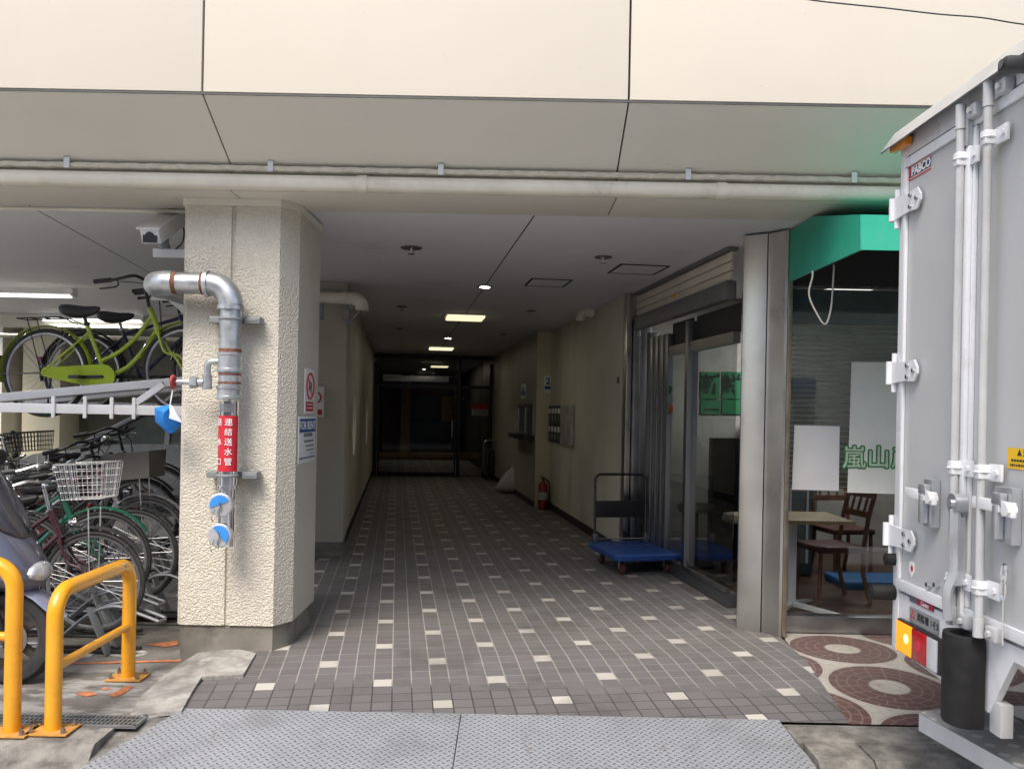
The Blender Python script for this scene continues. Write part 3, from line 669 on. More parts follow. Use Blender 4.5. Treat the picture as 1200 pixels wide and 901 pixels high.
m = MB(); m.tube([(X + .0085, yc - ry * .3, zr - rz * .4), (X + .0085, yc - ry * .1, zr + rz * .35), (X + .0085, yc + ry * .35, zr + rz * .2), (X + .0085, yc + ry * .2, zr - rz * .45)], .005, 6); m.build('pictogram', M_black, s1)
m = MB(); m.box((X + .008, yc - w * .38, za + h * .06), (X + .0095, yc + w * .38, za + h * .27)); rb = m.build('red_box', M_red, s1)
m = MB()
for k in (.12, .2): m.box((X + .0095, yc - w * .28, za + h * k), (X + .0102, yc + w * .28, za + h * (k + .025)))
m.build('fine_print', M_whitep, rb)
ya, yb = atX(348.8, 515, X).y, atX(368, 515, X).y; za, zb_ = atX(358, 541.5, X).z, atX(358, 488, X).z
s2 = sign_on_x(X, ya, yb, za, zb_, 'rental_sign', 'FOR RENT sign with blue heading on the right side of the stucco column')
yc = (ya + yb) / 2; h = zb_ - za; w = yb - ya
m = MB(); m.box((X + .008, ya + .006, zb_ - h * .34), (X + .0095, yb - .006, zb_ - h * .05)); hd = m.build('heading', M_blue, s2)
text('FOR RENT', (X + .0098, yc, zb_ - h * .2), (0, 1, 0), (0, 0, 1), h * .25, M_lw, hd, 'lettering', .0015, stretch=w * .92 / (h * .25 * 4.55))
m = MB(); m.box((X + .008, ya + .006, za + h * .09), (X + .0095, yb - .006, za + h * .12)); m.build('blue_rule', M_blue, s2)
m = MB()
for zz, l0, l1, hh in ((.56, .28, .8, .08), (.44, .3, .86, .045), (.34, .4, .9, .035), (.25, .45, .92, .03), (.17, .7, .92, .02)):
    y = ya + w * l0
    while y < ya + w * l1:
        e = random.uniform(.008, .022); m.box((X + .008, y, za + h * zz), (X + .0088, min(y + e, ya + w * l1), za + h * (zz + hh))); y += e + .006
m.build('fine_print', pm('print_grey', (.12, .12, .13), .6), s2)
# round-ring sign on the second pillar
v0, v1 = atP(366, 489, -1), None
Yp = 8.66; xa, xb = atY(362, 470, Yp).x, atY(379.5, 470, Yp).x; za, zb_ = atY(375, 488.5, Yp).z, atY(375, 453, Yp).z
s3 = thing('prohibition_sign', 'white sign with red half ring on the second pillar behind the column', 'sign', ((xa + xb) / 2, Yp, za))
m = MB(); m.box((xa, Yp, za), (xb, Yp + .006, zb_), bev=.001); m.build('board', M_whitep, s3)
xc = (xa + xb) / 2; h = zb_ - za
m = MB(); m.tube([(xc - .01 + .055 * math.cos(R(a)), Yp - .001, zb_ - .11 + .055 * math.sin(R(a))) for a in range(0, 360, 15)], .008, 6, closed=True); m.build('red_ring', M_red, s3)
m = MB(); m.box((xc - .06, Yp - .002, za + .02), (xc + .06, Yp, za + .075)); m.build('red_box', M_red, s3)
# duct elbow and bracket on top of the second pillar
dp = thing('exhaust_duct', 'ivory exhaust pipe with a down turned elbow crossing the second pillar', 'duct', (-1.8, 8.6, 2.4))
p0, p1 = atY(374, 347, 8.6), atY(414, 350, 8.6)
m = MB(); m.cyl(p0 - Vector((.6, 0, 0)), p1, .06, n=18); m.cyl(atY(403, 349, 8.6), atY(406, 349, 8.6), .068, n=18); m.build('pipe_run', M_pvc, dp)
m = MB(); m.tube([p1] + arc(p1 + Vector((0, 0, -.09)), .09, 90, 0, 6) + [p1 + Vector((.09, 0, -.12))], .066, 18); m.build('elbow', M_pvc, dp)
m = MB(); m.bar(atY(407, 356, 8.62), atY(407, 382, 8.62), .03, .03); m.bar(atY(407, 360, 8.62), atY(425, 360, 8.62), .03, .03); m.bar(atY(408, 380, 8.62), atY(425, 361, 8.62), .022, .022); m.build('bracket', M_grey, dp)
m = MB(); m.bar(atY(377, 352, 8.62), atY(377, 375, 8.62), .04, .03); m.build('bracket', M_grey, dp)

# ================================================================ ceiling fittings
def ceil_pt(x, y, z=2.799): return atZ(x, y, z)
M_lampwarm = emit('lamp_diffuser', (1.0, .88, .58), .48); M_led = emit('led_bulb', (1, .97, .9), 22)
for i, (x, y, s_) in enumerate(((545, 370, .56), (517, 407, .54), (515, 428.5, .54))):
    c = ceil_pt(x, y)
    o = thing('ceiling_lamp', ['square warm ceiling lamp nearest the street in the passage', 'square warm ceiling lamp in the middle of the row', 'square warm ceiling lamp nearest the glass doors at the passage end'][i], 'ceiling lamp', c, TH, 'square lamps along the passage ceiling')
    Mo = Matrix.Translation(c) @ MC
    m = MB(); m.box((-s_ / 2, -s_ / 2, -.02), (s_ / 2, s_ / 2, -.002), Mo, .004); m.build('frame', M_white, o)
    m = MB(); m.box((-s_ / 2 + .03, -s_ / 2 + .03, -.05), (s_ / 2 - .03, s_ / 2 - .03, -.021), Mo, .012)
    m.build('diffuser', M_lampwarm, o)
    ld = bpy.data.lights.new('lamp_light', 'AREA'); ld.energy = [1.6, 1.4, 2.5][i]; ld.size = s_; ld.color = (1, .9, .68); lo = bpy.data.objects.new('lamp_light', ld); COL.objects.link(lo); lo.parent = o; lo.location = (0, 0, -.06)
dl = ['bright round downlight nearest the street', 'bright round downlight between the first two square lamps', 'small bright downlight before the glass doors', 'faint far downlight just before the glass doors']
for i, (x, y) in enumerate(((568, 335.5), (525, 396), (497, 432.5), (487, 441))):
    c = ceil_pt(x, y)
    o = thing('downlight', dl[i], 'downlight', c, 0, 'round downlights in the passage ceiling')
    m = MB(); m.lathe([(.055, 0), (.085, 0), (.085, -.006), (.055, -.012)], Matrix.Translation(c), 24, closed=True); m.build('trim_ring', M_chrome, o)
    m = MB(); m.cyl(c + Vector((0, 0, -.004)), c + Vector((0, 0, -.0005)), .054, n=20); m.build('bulb', M_led, o)
    ld = bpy.data.lights.new('spot_light', 'SPOT'); ld.energy = [7, 5, 5, 5][i]; ld.spot_size = R(110); ld.spot_blend = .7; ld.shadow_soft_size = .05; ld.color = (1, .95, .85); lo = bpy.data.objects.new('spot_light', ld); COL.objects.link(lo); lo.parent = o; lo.location = (0, 0, -.02)
hl = ['sprinkler head nearest the column', 'sprinkler head left of the ceiling hatches', 'sprinkler head near the second pillar', 'small sprinkler head beside the middle square lamp', 'sprinkler head near the right passage wall', 'far sprinkler head toward the right wall']
for i, (x, y, k) in enumerate(((482, 290, 1.2), (707, 301, 1), (471, 359, 1), (468, 385, 1), (622, 364, 1), (590, 391, 1))):
    c = ceil_pt(x, y); o = thing('sprinkler_head', hl[i] + ' on the passage ceiling', 'sprinkler', c, 0, 'sprinkler heads on the passage ceiling')
    m = MB(); m.lathe([(.01, 0), (.07 * k, 0), (.072 * k, -.008), (.045 * k, -.016), (.01, -.016)], Matrix.Translation(c), 20); m.build('rosette', M_steeld, o)
    m = MB(); m.cyl(c, c + Vector((0, 0, -.05)), .013, n=8); m.cyl(c + Vector((0, 0, -.05)), c + Vector((0, 0, -.053)), .03, n=12); m.tube([c + Vector((-.02, 0, -.02)), c + Vector((-.018, 0, -.05))], .004, 5); m.tube([c + Vector((.02, 0, -.02)), c + Vector((.018, 0, -.05))], .004, 5); m.build('deflector', M_chrome, o)
for lab_, qd in (('ceiling access hatch nearer the bright downlight', ((617, 327), (677, 327), (664, 336), (611, 335))), ('ceiling access hatch beside the roller shutter', ((722, 310.5), (785, 311), (775, 321), (709, 320)))):
    P4 = [ceil_pt(x, y, 2.7985) for x, y in qd]; c = sum(P4, Vector()) / 4; c.z = 2.796
    qs_, ps_ = [qof(v) for v in P4], [pof(v) for v in P4]; p_, q_ = pof(c), qof(c); hp = (max(ps_) - min(ps_)) / 2 * .85; hq = .24
    o = thing('access_hatch', lab_, 'hatch', c, TH)
    m = MB(); Mo = Matrix.Translation(c) @ MC
    for a, b in (((-hp, -hq), (hp, -hq + .02)), ((-hp, hq - .02), (hp, hq)), ((-hp, -hq + .02), (-hp + .02, hq - .02)), ((hp - .02, -hq + .02), (hp, hq - .02))): m.box((*a, -.003), (*b, .003), Mo)
    m.build('frame', M_dark, o); m = MB(); m.box((-hp + .021, -hq + .021, -.001), (hp - .021, hq - .021, .003), Mo); m.build('panel', M_ceil, o)

# ================================================================ right passage wall fittings
PW = 2.395
v = atP(690, 366, PW - .06); o = thing('vent_elbow', 'ivory pipe elbow out of the right passage wall under the ceiling', 'vent', v)
m = MB(); n_ = -Vector((ct, st, 0)); m.tube([v - n_ * .1, v + n_ * .03] + [v + n_ * (.03 + .07 * math.sin(R(a))) + Vector((0, 0, -.07 * (1 - math.cos(R(a))))) for a in (20, 40, 60, 80, 90)] + [v + n_ * .1 + Vector((0, 0, -.11))], .062, 18); m.build('pipe', M_pvc, o); m = MB(); m.cyl(v - n_ * .055, v - n_ * .03, .075, n=18); m.build('collar', M_pvc, o)
# letter boxes
MR = MC   # local (p,q,z)
qa, qb, zc0, zc1 = 11.45, 13.30, 1.06, 1.62
lb = thing('letter_boxes', 'dark bank of apartment letter boxes with metal end on the right wall', 'letter boxes', W(2.3, 12.5, zc0), TH)
m = MB(); m.box((2.365, qa, zc0), (2.399, qa + .03, zc1), MC, .003); m.build('end_panel', M_steeld, lb)
m = MB(); m.box((2.352, qa + .0, zc0 - .004), (2.364, qa + .80, zc1 + .004), MC, .002); m.build('door_panel', pm('worn_steel', (.5, .5, .5), .45, metal=.5, var=.25, scale=7), lb)
m = MB(); m.box((2.372, qa + .81, zc0), (2.399, qb, zc1), MC); m.build('carcass', M_black, lb)
for r_ in range(2):
    for c_ in range(4):
        q0 = qa + .82 + c_ * .255; z0 = zc0 + .015 + r_ * .275
        m = MB(); m.box((2.357, q0, z0), (2.371, q0 + .235, z0 + .255), MC, .003); d_ = m.build('letter_box_door', M_black, lb)
        m = MB(); m.box((2.353, q0 + .03, z0 + .15), (2.3568, q0 + .20, z0 + .225), MC); m.build('name_card', pm('card', (.70, .70, .68), .6), d_)
        m = MB(); m.box((2.352, q0 + .10, z0 + .04), (2.3568, q0 + .135, z0 + .12), MC); m.build('latch', M_chrome, d_)
# reception window and counter on the far wall
rw = thing('reception_window', 'small glazed reception window with a black counter beyond the letter boxes', 'window', W(2.15, 14.3, 1.05), TH)
m = MB(); m.box((2.00, 13.45, 1.06), (2.168, 15.4, 1.14), MC, .006); m.build('counter', M_black, rw)
m = MB()
for a, b in (((13.5, 1.15), (13.56, 1.66)), ((15.2, 1.15), (15.26, 1.66)), ((13.561, 1.6), (15.199, 1.66)), ((14.35, 1.15), (14.39, 1.599))): m.box((2.145, a[0], a[1]), (2.168, b[0], b[1]), MC)
m.build('frame', M_steeld, rw); m = MB(); m.box((2.158, 13.561, 1.15), (2.166, 15.199, 1.6), MC); m.build('pane', pm('dull_pane', (.18, .2, .2), .12, spec=.7), rw)
# number sign on the wall end, blue emblem plate on the far wall
v0, v1 = W(2.172, 13.33), W(2.399, 13.33)
za, zb_ = atP(640, 461, 2.3).z, atP(640, 440, 2.3).z
ns = thing('number_sign', 'small white sign with number 2 and a blue bar above the letter boxes', 'sign', W(2.33, 13.32, za), TH)
m = MB(); m.box((2.285, 13.318, za), (2.395, 13.332, zb_), MC, .001); m.build('board', M_whitep, ns)
text('2', W(2.35, 13.3165, za + (zb_ - za) * .68), (ct, st, 0), (0, 0, 1), .15, M_blue, ns, 'numeral', .003)
m = MB(); m.box((2.295, 13.3165, za + .07), (2.39, 13.3178, za + .12), MC); m.build('blue_bar', M_blue, ns)
za, zb_ = 1.75, 2.0
o = thing('wall_plate', 'small blue and white plate on the far part of the right wall', 'sign', W(2.16, 14.6, za), TH)
m = MB(); m.box((2.158, 14.45, za), (2.168, 14.95, zb_), MC, .001); m.build('board', M_whitep, o); m = MB(); m.box((2.1565, 14.5, za + .05), (2.158, 14.9, za + .14), MC); m.prism([W(2.1565, 14.55, za + .15), W(2.1565, 14.7, za + .22), W(2.1565, 14.85, za + .15)], (-.0012, 0, 0)); m.build('blue_mark', M_blue, o)
v = atP(724.5, 445.5, PW); o = MB(); q_ = qof(v); o.box((2.385, q_ - .03, v.z - .035), (2.4, q_ + .03, v.z + .035), MC, .004); tag(o.build('wall_switch', pm('green_grey', (.10, .13, .10), .5)), 'tiny dark wall switch beside the steel door frame', 'switch')
# fire extinguisher
v = atZ(634, 597, 0); q_ = qof(v); v = W(2.27, q_, 0)
fe = thing('fire_extinguisher', 'red fire extinguisher standing on the tiles by the right wall', 'fire extinguisher', v)
T_ = Matrix.Translation(v)
m = MB(); m.lathe([(.06, 0), (.075, .01), (.075, .36), (.06, .41), (.03, .44), (.02, .46)], T_, 24); m.build('cylinder', pm('extinguisher_red', (.26, .010, .012), .3, var=.08, coat=.4), fe)
m = MB(); m.lathe([(.0755, .16), (.0757, .165), (.0757, .27), (.0755, .275)], T_, 24); m.build('label_band', pm('label_pale', (.5, .48, .44), .5), fe)
m = MB(); m.cyl(v + Vector((0, 0, .45)), v + Vector((0, 0, .50)), .018, n=12); m.bar(v + Vector((-.06, 0, .52)), v + Vector((.03, 0, .50)), .02, .012); m.bar(v + Vector((-.05, 0, .49)), v + Vector((.02, 0, .485)), .02, .01); m.build('valve_handle', M_black, fe)
m = MB(); m.tube(smoothed([v + Vector((.02, 0, .48)), v + Vector((.09, -.01, .42)), v + Vector((.10, -.02, .25)), v + Vector((.085, -.03, .1))]), .012, 8); m.build('hose', M_rubber, fe)
# white sack
v = atZ(601, 578, 0)
m = MB()
prof = [(.0, .20, .0), (.05, .235, .0), (.15, .225, .01), (.26, .16, .03), (.34, .10, .03), (.385, .045, .02), (.41, .03, .0), (.44, .05, -.02)]
random.seed(3); rings = []
for z, r_, off in prof:
    rings.append([(v.x + off + 1.25 * r_ * (1 + .16 * math.sin(a * 3 + z * 9) + random.uniform(-.09, .09)) * math.cos(2 * math.pi * a / 18) * 1.15, v.y + .1 + r_ * (1 + .12 * math.sin(a * 2.3 + z * 5) + random.uniform(-.09, .09)) * math.sin(2 * math.pi * a / 18), z * 1.2) for a in range(18)])
m.loft(rings); tag(m.build('plastic_sack', pm('sack', (.40, .39, .37), .5, var=.1, scale=20, bump=.5, bscale=14, bdist=.03), sharp=70, subsurf=1), 'full pale plastic sack slumped on the passage floor', 'bag')

# ================================================================ glass doors at the end of the passage
QD = 19.7
gd = thing('glass_doors', 'dark framed glass entrance doors closing the end of the passage', 'door', W(.9, QD, 0), TH)
M_frame = pm('dark_frame', (.025, .025, .028), .4, metal=.6)
m = MB()
for p0_, p1_, z0, z1 in ((-.54, -.46, 0, 2.6), (1.36, 1.44, 0, 2.797), (2.10, 2.165, 0, 2.6), (-.459, 1.359, 2.03, 2.10), (1.441, 2.099, 2.03, 2.10), (-.54, 1.359, 2.70, 2.797), (1.441, 2.165, 2.70, 2.797)): m.box((p0_, QD - .05, z0), (p1_, QD + .05, z1), MC)
m.build('frame', M_frame, gd)
for p0_, p1_ in ((-.44, 1.34),):
    m = MB(); m.box((p0_, QD - .015, .01), (p1_, QD - .007, 2.02), MC); l_ = m.build('door_leaf', glass_mat('lobby_glass', (.85, .85, .85), boost=.12), gd)
    m = MB(); m.box((p0_, QD - .03, .002), (p1_, QD + .01, .10), MC); m.box((p0_, QD - .03, .101), (p0_ + .04, QD - .016, 2.02), MC); m.box((p1_ - .04, QD - .03, .101), (p1_, QD - .016, 2.02), MC); m.build('stile', M_frame, l_)
m = MB(); m.box((1.45, QD - .012, .01), (2.095, QD - .006, 2.025), MC); m.box((-.455, QD - .012, 2.11), (1.355, QD - .006, 2.69), MC); m.build('fixed_pane', glass_mat('lobby_glass'), gd)
m = MB(); m.box((-.35, QD - .10, 2.16), (1.15, QD - .052, 2.30), MC, .01); m.build('sensor_box', M_steeld, gd)
m = MB(); m.box((1.24, QD - .05, .9), (1.26, QD - .031, 1.3), MC); m.build('pull_handle', M_steeld, gd)
# things seen inside the lobby
m = MB(); m.cyl(W(-.5, 20.6, .42), W(2.0, 20.6, .42), .09, n=14); tag(m.build('padded_rail', pm('tan_rail', (.42, .26, .12), .5)), 'long tan padded rail low behind the glass doors', 'rail')
def onQ(x, y, q):
    a, b = ray(x, y); Y = q / (-a * st + ct); return Vector((a * Y, Y, CH + b * Y))
QL = 30.9
def qbox(x0, y0, x1, y1, q, th, name, mat, parent, label=None):
    A_, B_ = onQ(x0, y1, q), onQ(x1, y0, q); m = MB(); m.box((pof(A_), q, A_.z), (pof(B_), q + th, B_.z), MC, .01); return m.build(name, mat, parent)
o = thing('notice_board', 'dark board beside an orange panel inside the dim lobby', 'board', W(.9, QL, .3), TH)
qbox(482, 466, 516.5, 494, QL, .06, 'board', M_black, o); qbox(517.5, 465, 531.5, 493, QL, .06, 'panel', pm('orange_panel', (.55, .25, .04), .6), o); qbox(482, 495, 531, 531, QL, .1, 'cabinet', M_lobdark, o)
o = thing('notice_sheet', 'red headed white notice on the right glass pane at the passage end', 'notice', W(1.85, QD - .02, 1.45), TH)
m = MB(); m.box((1.70, QD - .022, 1.42), (2.07, QD - .016, 1.70), MC); m.build('sheet', pm('notice_white', (.4, .38, .38), .6), o); m = MB(); m.box((1.70, QD - .0245, 1.56), (2.07, QD - .0225, 1.70), MC); m.build('red_heading', pm('notice_red', (.35, .02, .03), .6), o)
m = MB()
for z in (1.44, 1.48, 1.52): m.box((1.73, QD - .0245, z), (2.04, QD - .0225, z + .015), MC)
m.build('print_lines', M_dark, o)
# second dark trolley near the doors
v = atZ(574, 562, 0)
tr2 = thing('hand_cart', 'black folding hand cart loaded with dark folded goods by the glass doors', 'cart', (v.x + .1, v.y + .35, 0), TH)
Mo = Matrix.Translation((v.x + .1, v.y + .35, 0)) @ MC
m = MB(); m.box((-.32, -.45, .16), (.32, .45, .21), Mo, .01); m.build('deck', M_black, tr2)
m = MB(); m.tube([Mo @ Vector(p) for p in [(-.30, -.42, .2), (-.30, -.44, .80)] + [(-.22 - .08 * math.cos(R(a)), -.44, .80 + .08 * math.sin(R(a))) for a in (30, 60, 90)] + [(.22 + .08 * math.cos(R(a)), -.44, .80 + .08 * math.sin(R(a))) for a in (90, 60, 30)] + [(.30, -.44, .80), (.30, -.42, .2)]], .016, 8); m.build('handle', M_steeld, tr2)
for x_ in (-.24, .24):
    for y_ in (-.34, .34): m = MB(); m.cyl(Mo @ Vector((x_ - .02, y_, .065)), Mo @ Vector((x_ + .02, y_, .065)), .065, n=16); m.build('wheel', M_rubber, tr2)
for i, x_ in enumerate((-.22, -.1, .02, .14)):
    m = MB(); m.box((x_ - .045, -.35, .215), (x_ + .045, .25, .62 + .05 * (i % 2)), Mo, .03); o = m.build('folded_umbrella' if 0 else 'cloth_bundle', pm('bundle%d' % (i % 2), (.05, .05, .055) if i % 2 else (.10, .10, .11), .8, bump=.5, bscale=30), None)
    tag(o, ['first dark bundle from the left on the black cart', 'second dark bundle from the left on the black cart', 'third dark bundle from the left on the black cart', 'dark bundle at the right end of the black cart'][i], 'bundle', 'dark bundles on the cart')

# ================================================================ blue platform trolley
tv = thing('platform_trolley', 'blue platform trolley with a black folding handle on the passage tiles', 'trolley', (1.215, 8.40, 0), R(13))
Mo = Matrix.Translation((1.215, 8.40, 0)) @ Matrix.Rotation(R(13), 4, 'Z')
M_bluep = pm('blue_plastic', (.022, .085, .33), .5, var=.14, scale=6, dirt=(.06, .10, .22), dscale=6, damt=.6)
hw, hl = .33, .43
def rrect(hx, hy, r_, z):
    P_ = []
    for cx_, cy_, a0 in ((hx - r_, hy - r_, 0), (-hx + r_, hy - r_, 90), (-hx + r_, -hy + r_, 180), (hx - r_, -hy + r_, 270)):
        for k in range(5): P_.append(Mo @ Vector((cx_ + r_ * math.cos(R(a0 + k * 22.5)), cy_ + r_ * math.sin(R(a0 + k * 22.5)), z)))
    return P_
m = MB(); m.loft([rrect(hw - .03, hl - .03, .04, .135), rrect(hw - .008, hl - .008, .05, .14), rrect(hw, hl, .055, .155), rrect(hw, hl, .055, .192), rrect(hw - .006, hl - .006, .05, .199), rrect(hw - .03, hl - .03, .04, .2), rrect(hw - .034, hl - .034, .036, .196)])
dk = m.build('deck', M_bluep, tv)
m = MB()
for x_ in (-.15, 0, .15):
    for y_ in (-.22, .03, .24): m.box((x_ - .035, y_ - .006, .1965), (x_ + .035, y_ + .006, .1985), Mo)
m.build('slot', M_dark, dk)
hp_ = [(-.275, .36, .19), (-.275, .375, .5), (-.275, .385, .83)] + [(-.215 - .06 * math.cos(R(a)), .385, .83 + .06 * math.sin(R(a))) for a in (25, 50, 75, 90)] + [(.215 + .06 * math.cos(R(a)), .385, .83 + .06 * math.sin(R(a))) for a in (90, 75, 50, 25)] + [(.275, .385, .83), (.275, .375, .5), (.275, .36, .19)]
m = MB(); m.tube([Mo @ Vector(p) for p in hp_], .0145, 12); m.build('handle', pm('dark_tube', (.09, .09, .095), .3, metal=.7), tv)
m = MB(); m.box((-.267, .366, .45), (.267, .388, .62), Mo, .006); m.build('handle_panel', M_black, tv)
m = MB()
for s_ in (-1, 1): m.box((s_ * .275 - .025, .325, .2), (s_ * .275 + .025, .39, .29), Mo, .004)
m.cyl(Mo @ Vector((-.27, .355, .235)), Mo @ Vector((.27, .355, .235)), .007, n=8); m.build('hinge', M_steeld, tv)
M_wheel = pm('red_wheel', (.12, .04, .036), .55, var=.2, scale=20)
for x_, y_ in ((-.225, .29), (.225, .29), (-.225, -.29), (.225, -.29)):
    m = MB(); m.lathe([(.02, -.018), (.056, -.018), (.062, -.012), (.062, .012), (.056, .018), (.02, .018)], Mo @ Matrix.Translation((x_, y_, .062)) @ Matrix.Rotation(R(90), 4, 'Y'), 22); w_ = m.build('wheel', M_wheel, tv)
    m = MB(); m.box((x_ - .03, y_ - .03, .13), (x_ + .03, y_ + .03, .137), Mo)
    for s_ in (-1, 1): m.prism([Mo @ Vector((x_ + s_ * .024, y_ - .03, .13)), Mo @ Vector((x_ + s_ * .024, y_ + .03, .13)), Mo @ Vector((x_ + s_ * .024, y_ + .012, .05)), Mo @ Vector((x_ + s_ * .024, y_ - .012, .05))], Mo.to_3x3() @ Vector((s_ * .003, 0, 0)))
    m.build('fork', M_galv, w_)

# ================================================================ shop sliding door, roller shutter, window
sd = thing('sliding_door', 'steel framed glass sliding door of the shop beside the blue trolley', 'door', W(2.62, 7.7, 0), TH)
PD = 2.63
M_jamb = pm('jamb_steel', (.34, .345, .36), .35, metal=1, var=.05, scale=1)
m = MB()
q0, q1 = 6.42, 9.0
for a, b, za, zb_, w_ in ((7.42, 7.50, .12, 2.36, .05), (q1 - .10, q1, 0, 2.6, .06), (8.62, 8.70, .12, 2.36, .05)): m.box((PD - w_, a, za), (PD + w_, b, zb_), MC, .003)
for i, q_ in enumerate((8.06, 8.19, 8.32, 8.46)): m.box((PD - .03 - .012 * i, q_, .12), (PD + .03 - .012 * i, q_ + .10, 2.30), MC, .002)
m.build('jamb', M_jamb, sd)
m = MB(); m.box((PD - .04, q0, .001), (PD + .04, q1 - .101, .115), MC, .003); m.build('sill', pm('sill_grey', (.10, .10, .105), .45, metal=.5), sd)
m = MB(); m.box((PD - .05, q0, .116), (PD - .02, 7.419, .15), MC); m.box((PD - .05, 7.501, .116), (PD - .02, q1 - .101, .15), MC); m.box((PD - .03, q0, 2.08), (PD + .03, 7.419, 2.17), MC); m.box((PD - .03, 7.501, 2.08), (PD + .03, 8.03, 2.17), MC); m.build('rail', M_steeld, sd)
for a, b in ((q0, 7.418), (7.502, 8.618)):
    m = MB(); m.box((PD - .004, a, .151), (PD + .004, b, 2.079), MC); m.build('pane', glass_mat('door_glass', (.78, .80, .80), boost=1.2), sd)
for a, b in ((q0, 7.418), (7.502, 8.1)):
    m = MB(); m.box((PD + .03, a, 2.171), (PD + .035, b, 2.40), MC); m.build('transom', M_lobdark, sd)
m = MB(); m.box((2.405, 8.86, 0), (2.46, 8.998, 2.797), MC, .003); m.build('end_jamb', M_steel, sd)
m = MB(); m.box((2.47, 8.80, 0), (2.54, 8.99, 2.5), MC, .003); m.build('end_jamb', M_steeld, sd)
rs = thing('roller_shutter', 'beige roller shutter curtain rolled up above the shop sliding door', 'shutter', W(2.6, 7.7, 2.4), TH)
M_shut = pm('shutter_beige', (.64, .58, .49), .5, var=.06, scale=3)
for i in range(3):
    z = 2.545 + i * .075; m = MB(); m.box((2.50, 6.25, z), (2.53, 8.85, z + .066), MC, .008); m.build('slat', M_shut, rs)
m = MB(); m.box((2.47, 6.25, 2.772), (2.56, 8.85, 2.797), MC, .003); m.box((2.47, 6.25, 2.40), (2.55, 8.85, 2.54), MC, .004); m.build('guide_box', pm('guide_grey', (.20, .20, .205), .45, metal=.5, dirt=(.2, .2, .2)), rs)
m = MB(); m.box((2.497, 7.55, 2.585), (2.4995, 7.66, 2.62), MC); m.build('sticker', pm('yellow_sticker', (.6, .42, .05), .5), rs)
# shop front window
sw = thing('shop_window', 'large fixed shop window with steel sill under the green awning', 'window', (3.5, 6.02, 0))
m = MB(); m.box((1.906, 5.99, -.02), (6.4, 6.09, .115), bev=.004); m.build('sill', M_steeld, sw)
m = MB(); m.box((1.906, 6.0, .116), (1.93, 6.06, 2.78)); m.box((6.36, 6.0, .116), (6.4, 6.06, 2.78)); m.box((4.1, 6.0, .116), (4.15, 6.06, 2.78)); m.box((1.931, 6.0, 2.42), (4.099, 6.06, 2.78)); m.box((4.151, 6.0, 2.42), (6.359, 6.06, 2.78)); m.build('frame', M_steeld, sw)
for a, b in ((1.931, 4.099), (4.151, 6.359)): m = MB(); m.box((a, 6.025, .117), (b, 6.033, 2.419)); m.build('pane', glass_mat('shop_glass', (.85, .87, .87), boost=1.1), sw)
def screen_mat():
    t = NT('blind_screen'); t.base((.26, .255, .235)); t.rough(.6); tr = t.n('ShaderNodeBsdfTransparent'); mx = t.n('ShaderNodeMixShader'); mx.inputs[0].default_value = .55
    t.l(tr.outputs[0], mx.inputs[1]); t.l(t.bsdf.outputs[0], mx.inputs[2]); t.l(mx.outputs[0], t.out.inputs[0]); return t.m
bl = thing('roller_grille', 'grey slatted grille blind lowered over the top of the shop window', 'blind', (4, 6.12, 1))
M_slat = pm('blind_slat', (.30, .295, .28), .5, metal=.2)
m = MB(); m.box((1.95, 6.10, 2.18), (6.35, 6.16, 2.42)); m.build('head_box', pm('blind_head', (.17, .18, .19), .5), bl)
m = MB(); z = 2.17
while z > .98: m.box((1.95, 6.125, z - .006), (6.35, 6.131, z)); z -= .036
m.build('slats', pm('blind_dim', (.62, .61, .57), .5), bl)
m = MB(); m.box((1.95, 6.136, 1.0), (6.35, 6.139, 2.18)); m.build('curtain', screen_mat(), bl)
m = MB(); v = atY(928, 352, 6.095); m.box((v.x - .0, 6.095, v.z - .016), (v.x + .17, 6.099, v.z + .016)); m.build('maker_plate', pm('plate_blue', (.15, .20, .28), .5), bl)
# papers on the window
v0, v1 = atY(928.5, 574, 6.018), atY(984, 498, 6.018)
m = MB(); m.prism([atY(931, 498, 6.018), atY(984, 499.5, 6.018), atY(983, 575, 6.018), atY(928, 573.5, 6.018)], (0, .002, 0)); tag(m.build('blank_paper', pm('paper_blueish', (.66, .67, .70), .6, var=.03)), 'blank white paper sheet taped on the shop window', 'paper')
po = thing('poster', 'tall white poster with green outlined characters on the shop window', 'poster', atY(1030, 578, 6.015))
m = MB(); P_ = [atY(998, 424, 6.015), atY(1093, 425, 6.015), atY(1093, 580, 6.015), atY(993, 577, 6.015)]; m.prism(P_, (0, .002, 0)); m.build('sheet', pm('poster_white', (.80, .82, .78), .6, var=.03), po)
c = atY(1040, 537, 6.0125)
for i, ch in enumerate('嵐山産直'):
    cc_ = atY(1001 + i * 28.5, 537.5, 6.0125)
    hal = MB()
    for k in range(10):
        me_ = text(ch, cc_ + Vector((.010 * math.cos(k * .6283), .00008 * k, .010 * math.sin(k * .6283))), (1, 0, 0), (0, 0, 1), .165, M_whitep, None, 'stroke', .002)
        tmp = me_.data.copy(); tmp.transform(Matrix.Translation(me_.location)); hal.bm.from_mesh(tmp); bpy.data.objects.remove(me_)
    hal.build('character', pm('poster_green', (.035, .22, .07), .6), po)
    text(ch, cc_ + Vector((0, -.0016, 0)), (1, 0, 0), (0, 0, 1), .165, pm('poster_pale', (.55, .68, .52), .6), po, 'character_fill', .001)

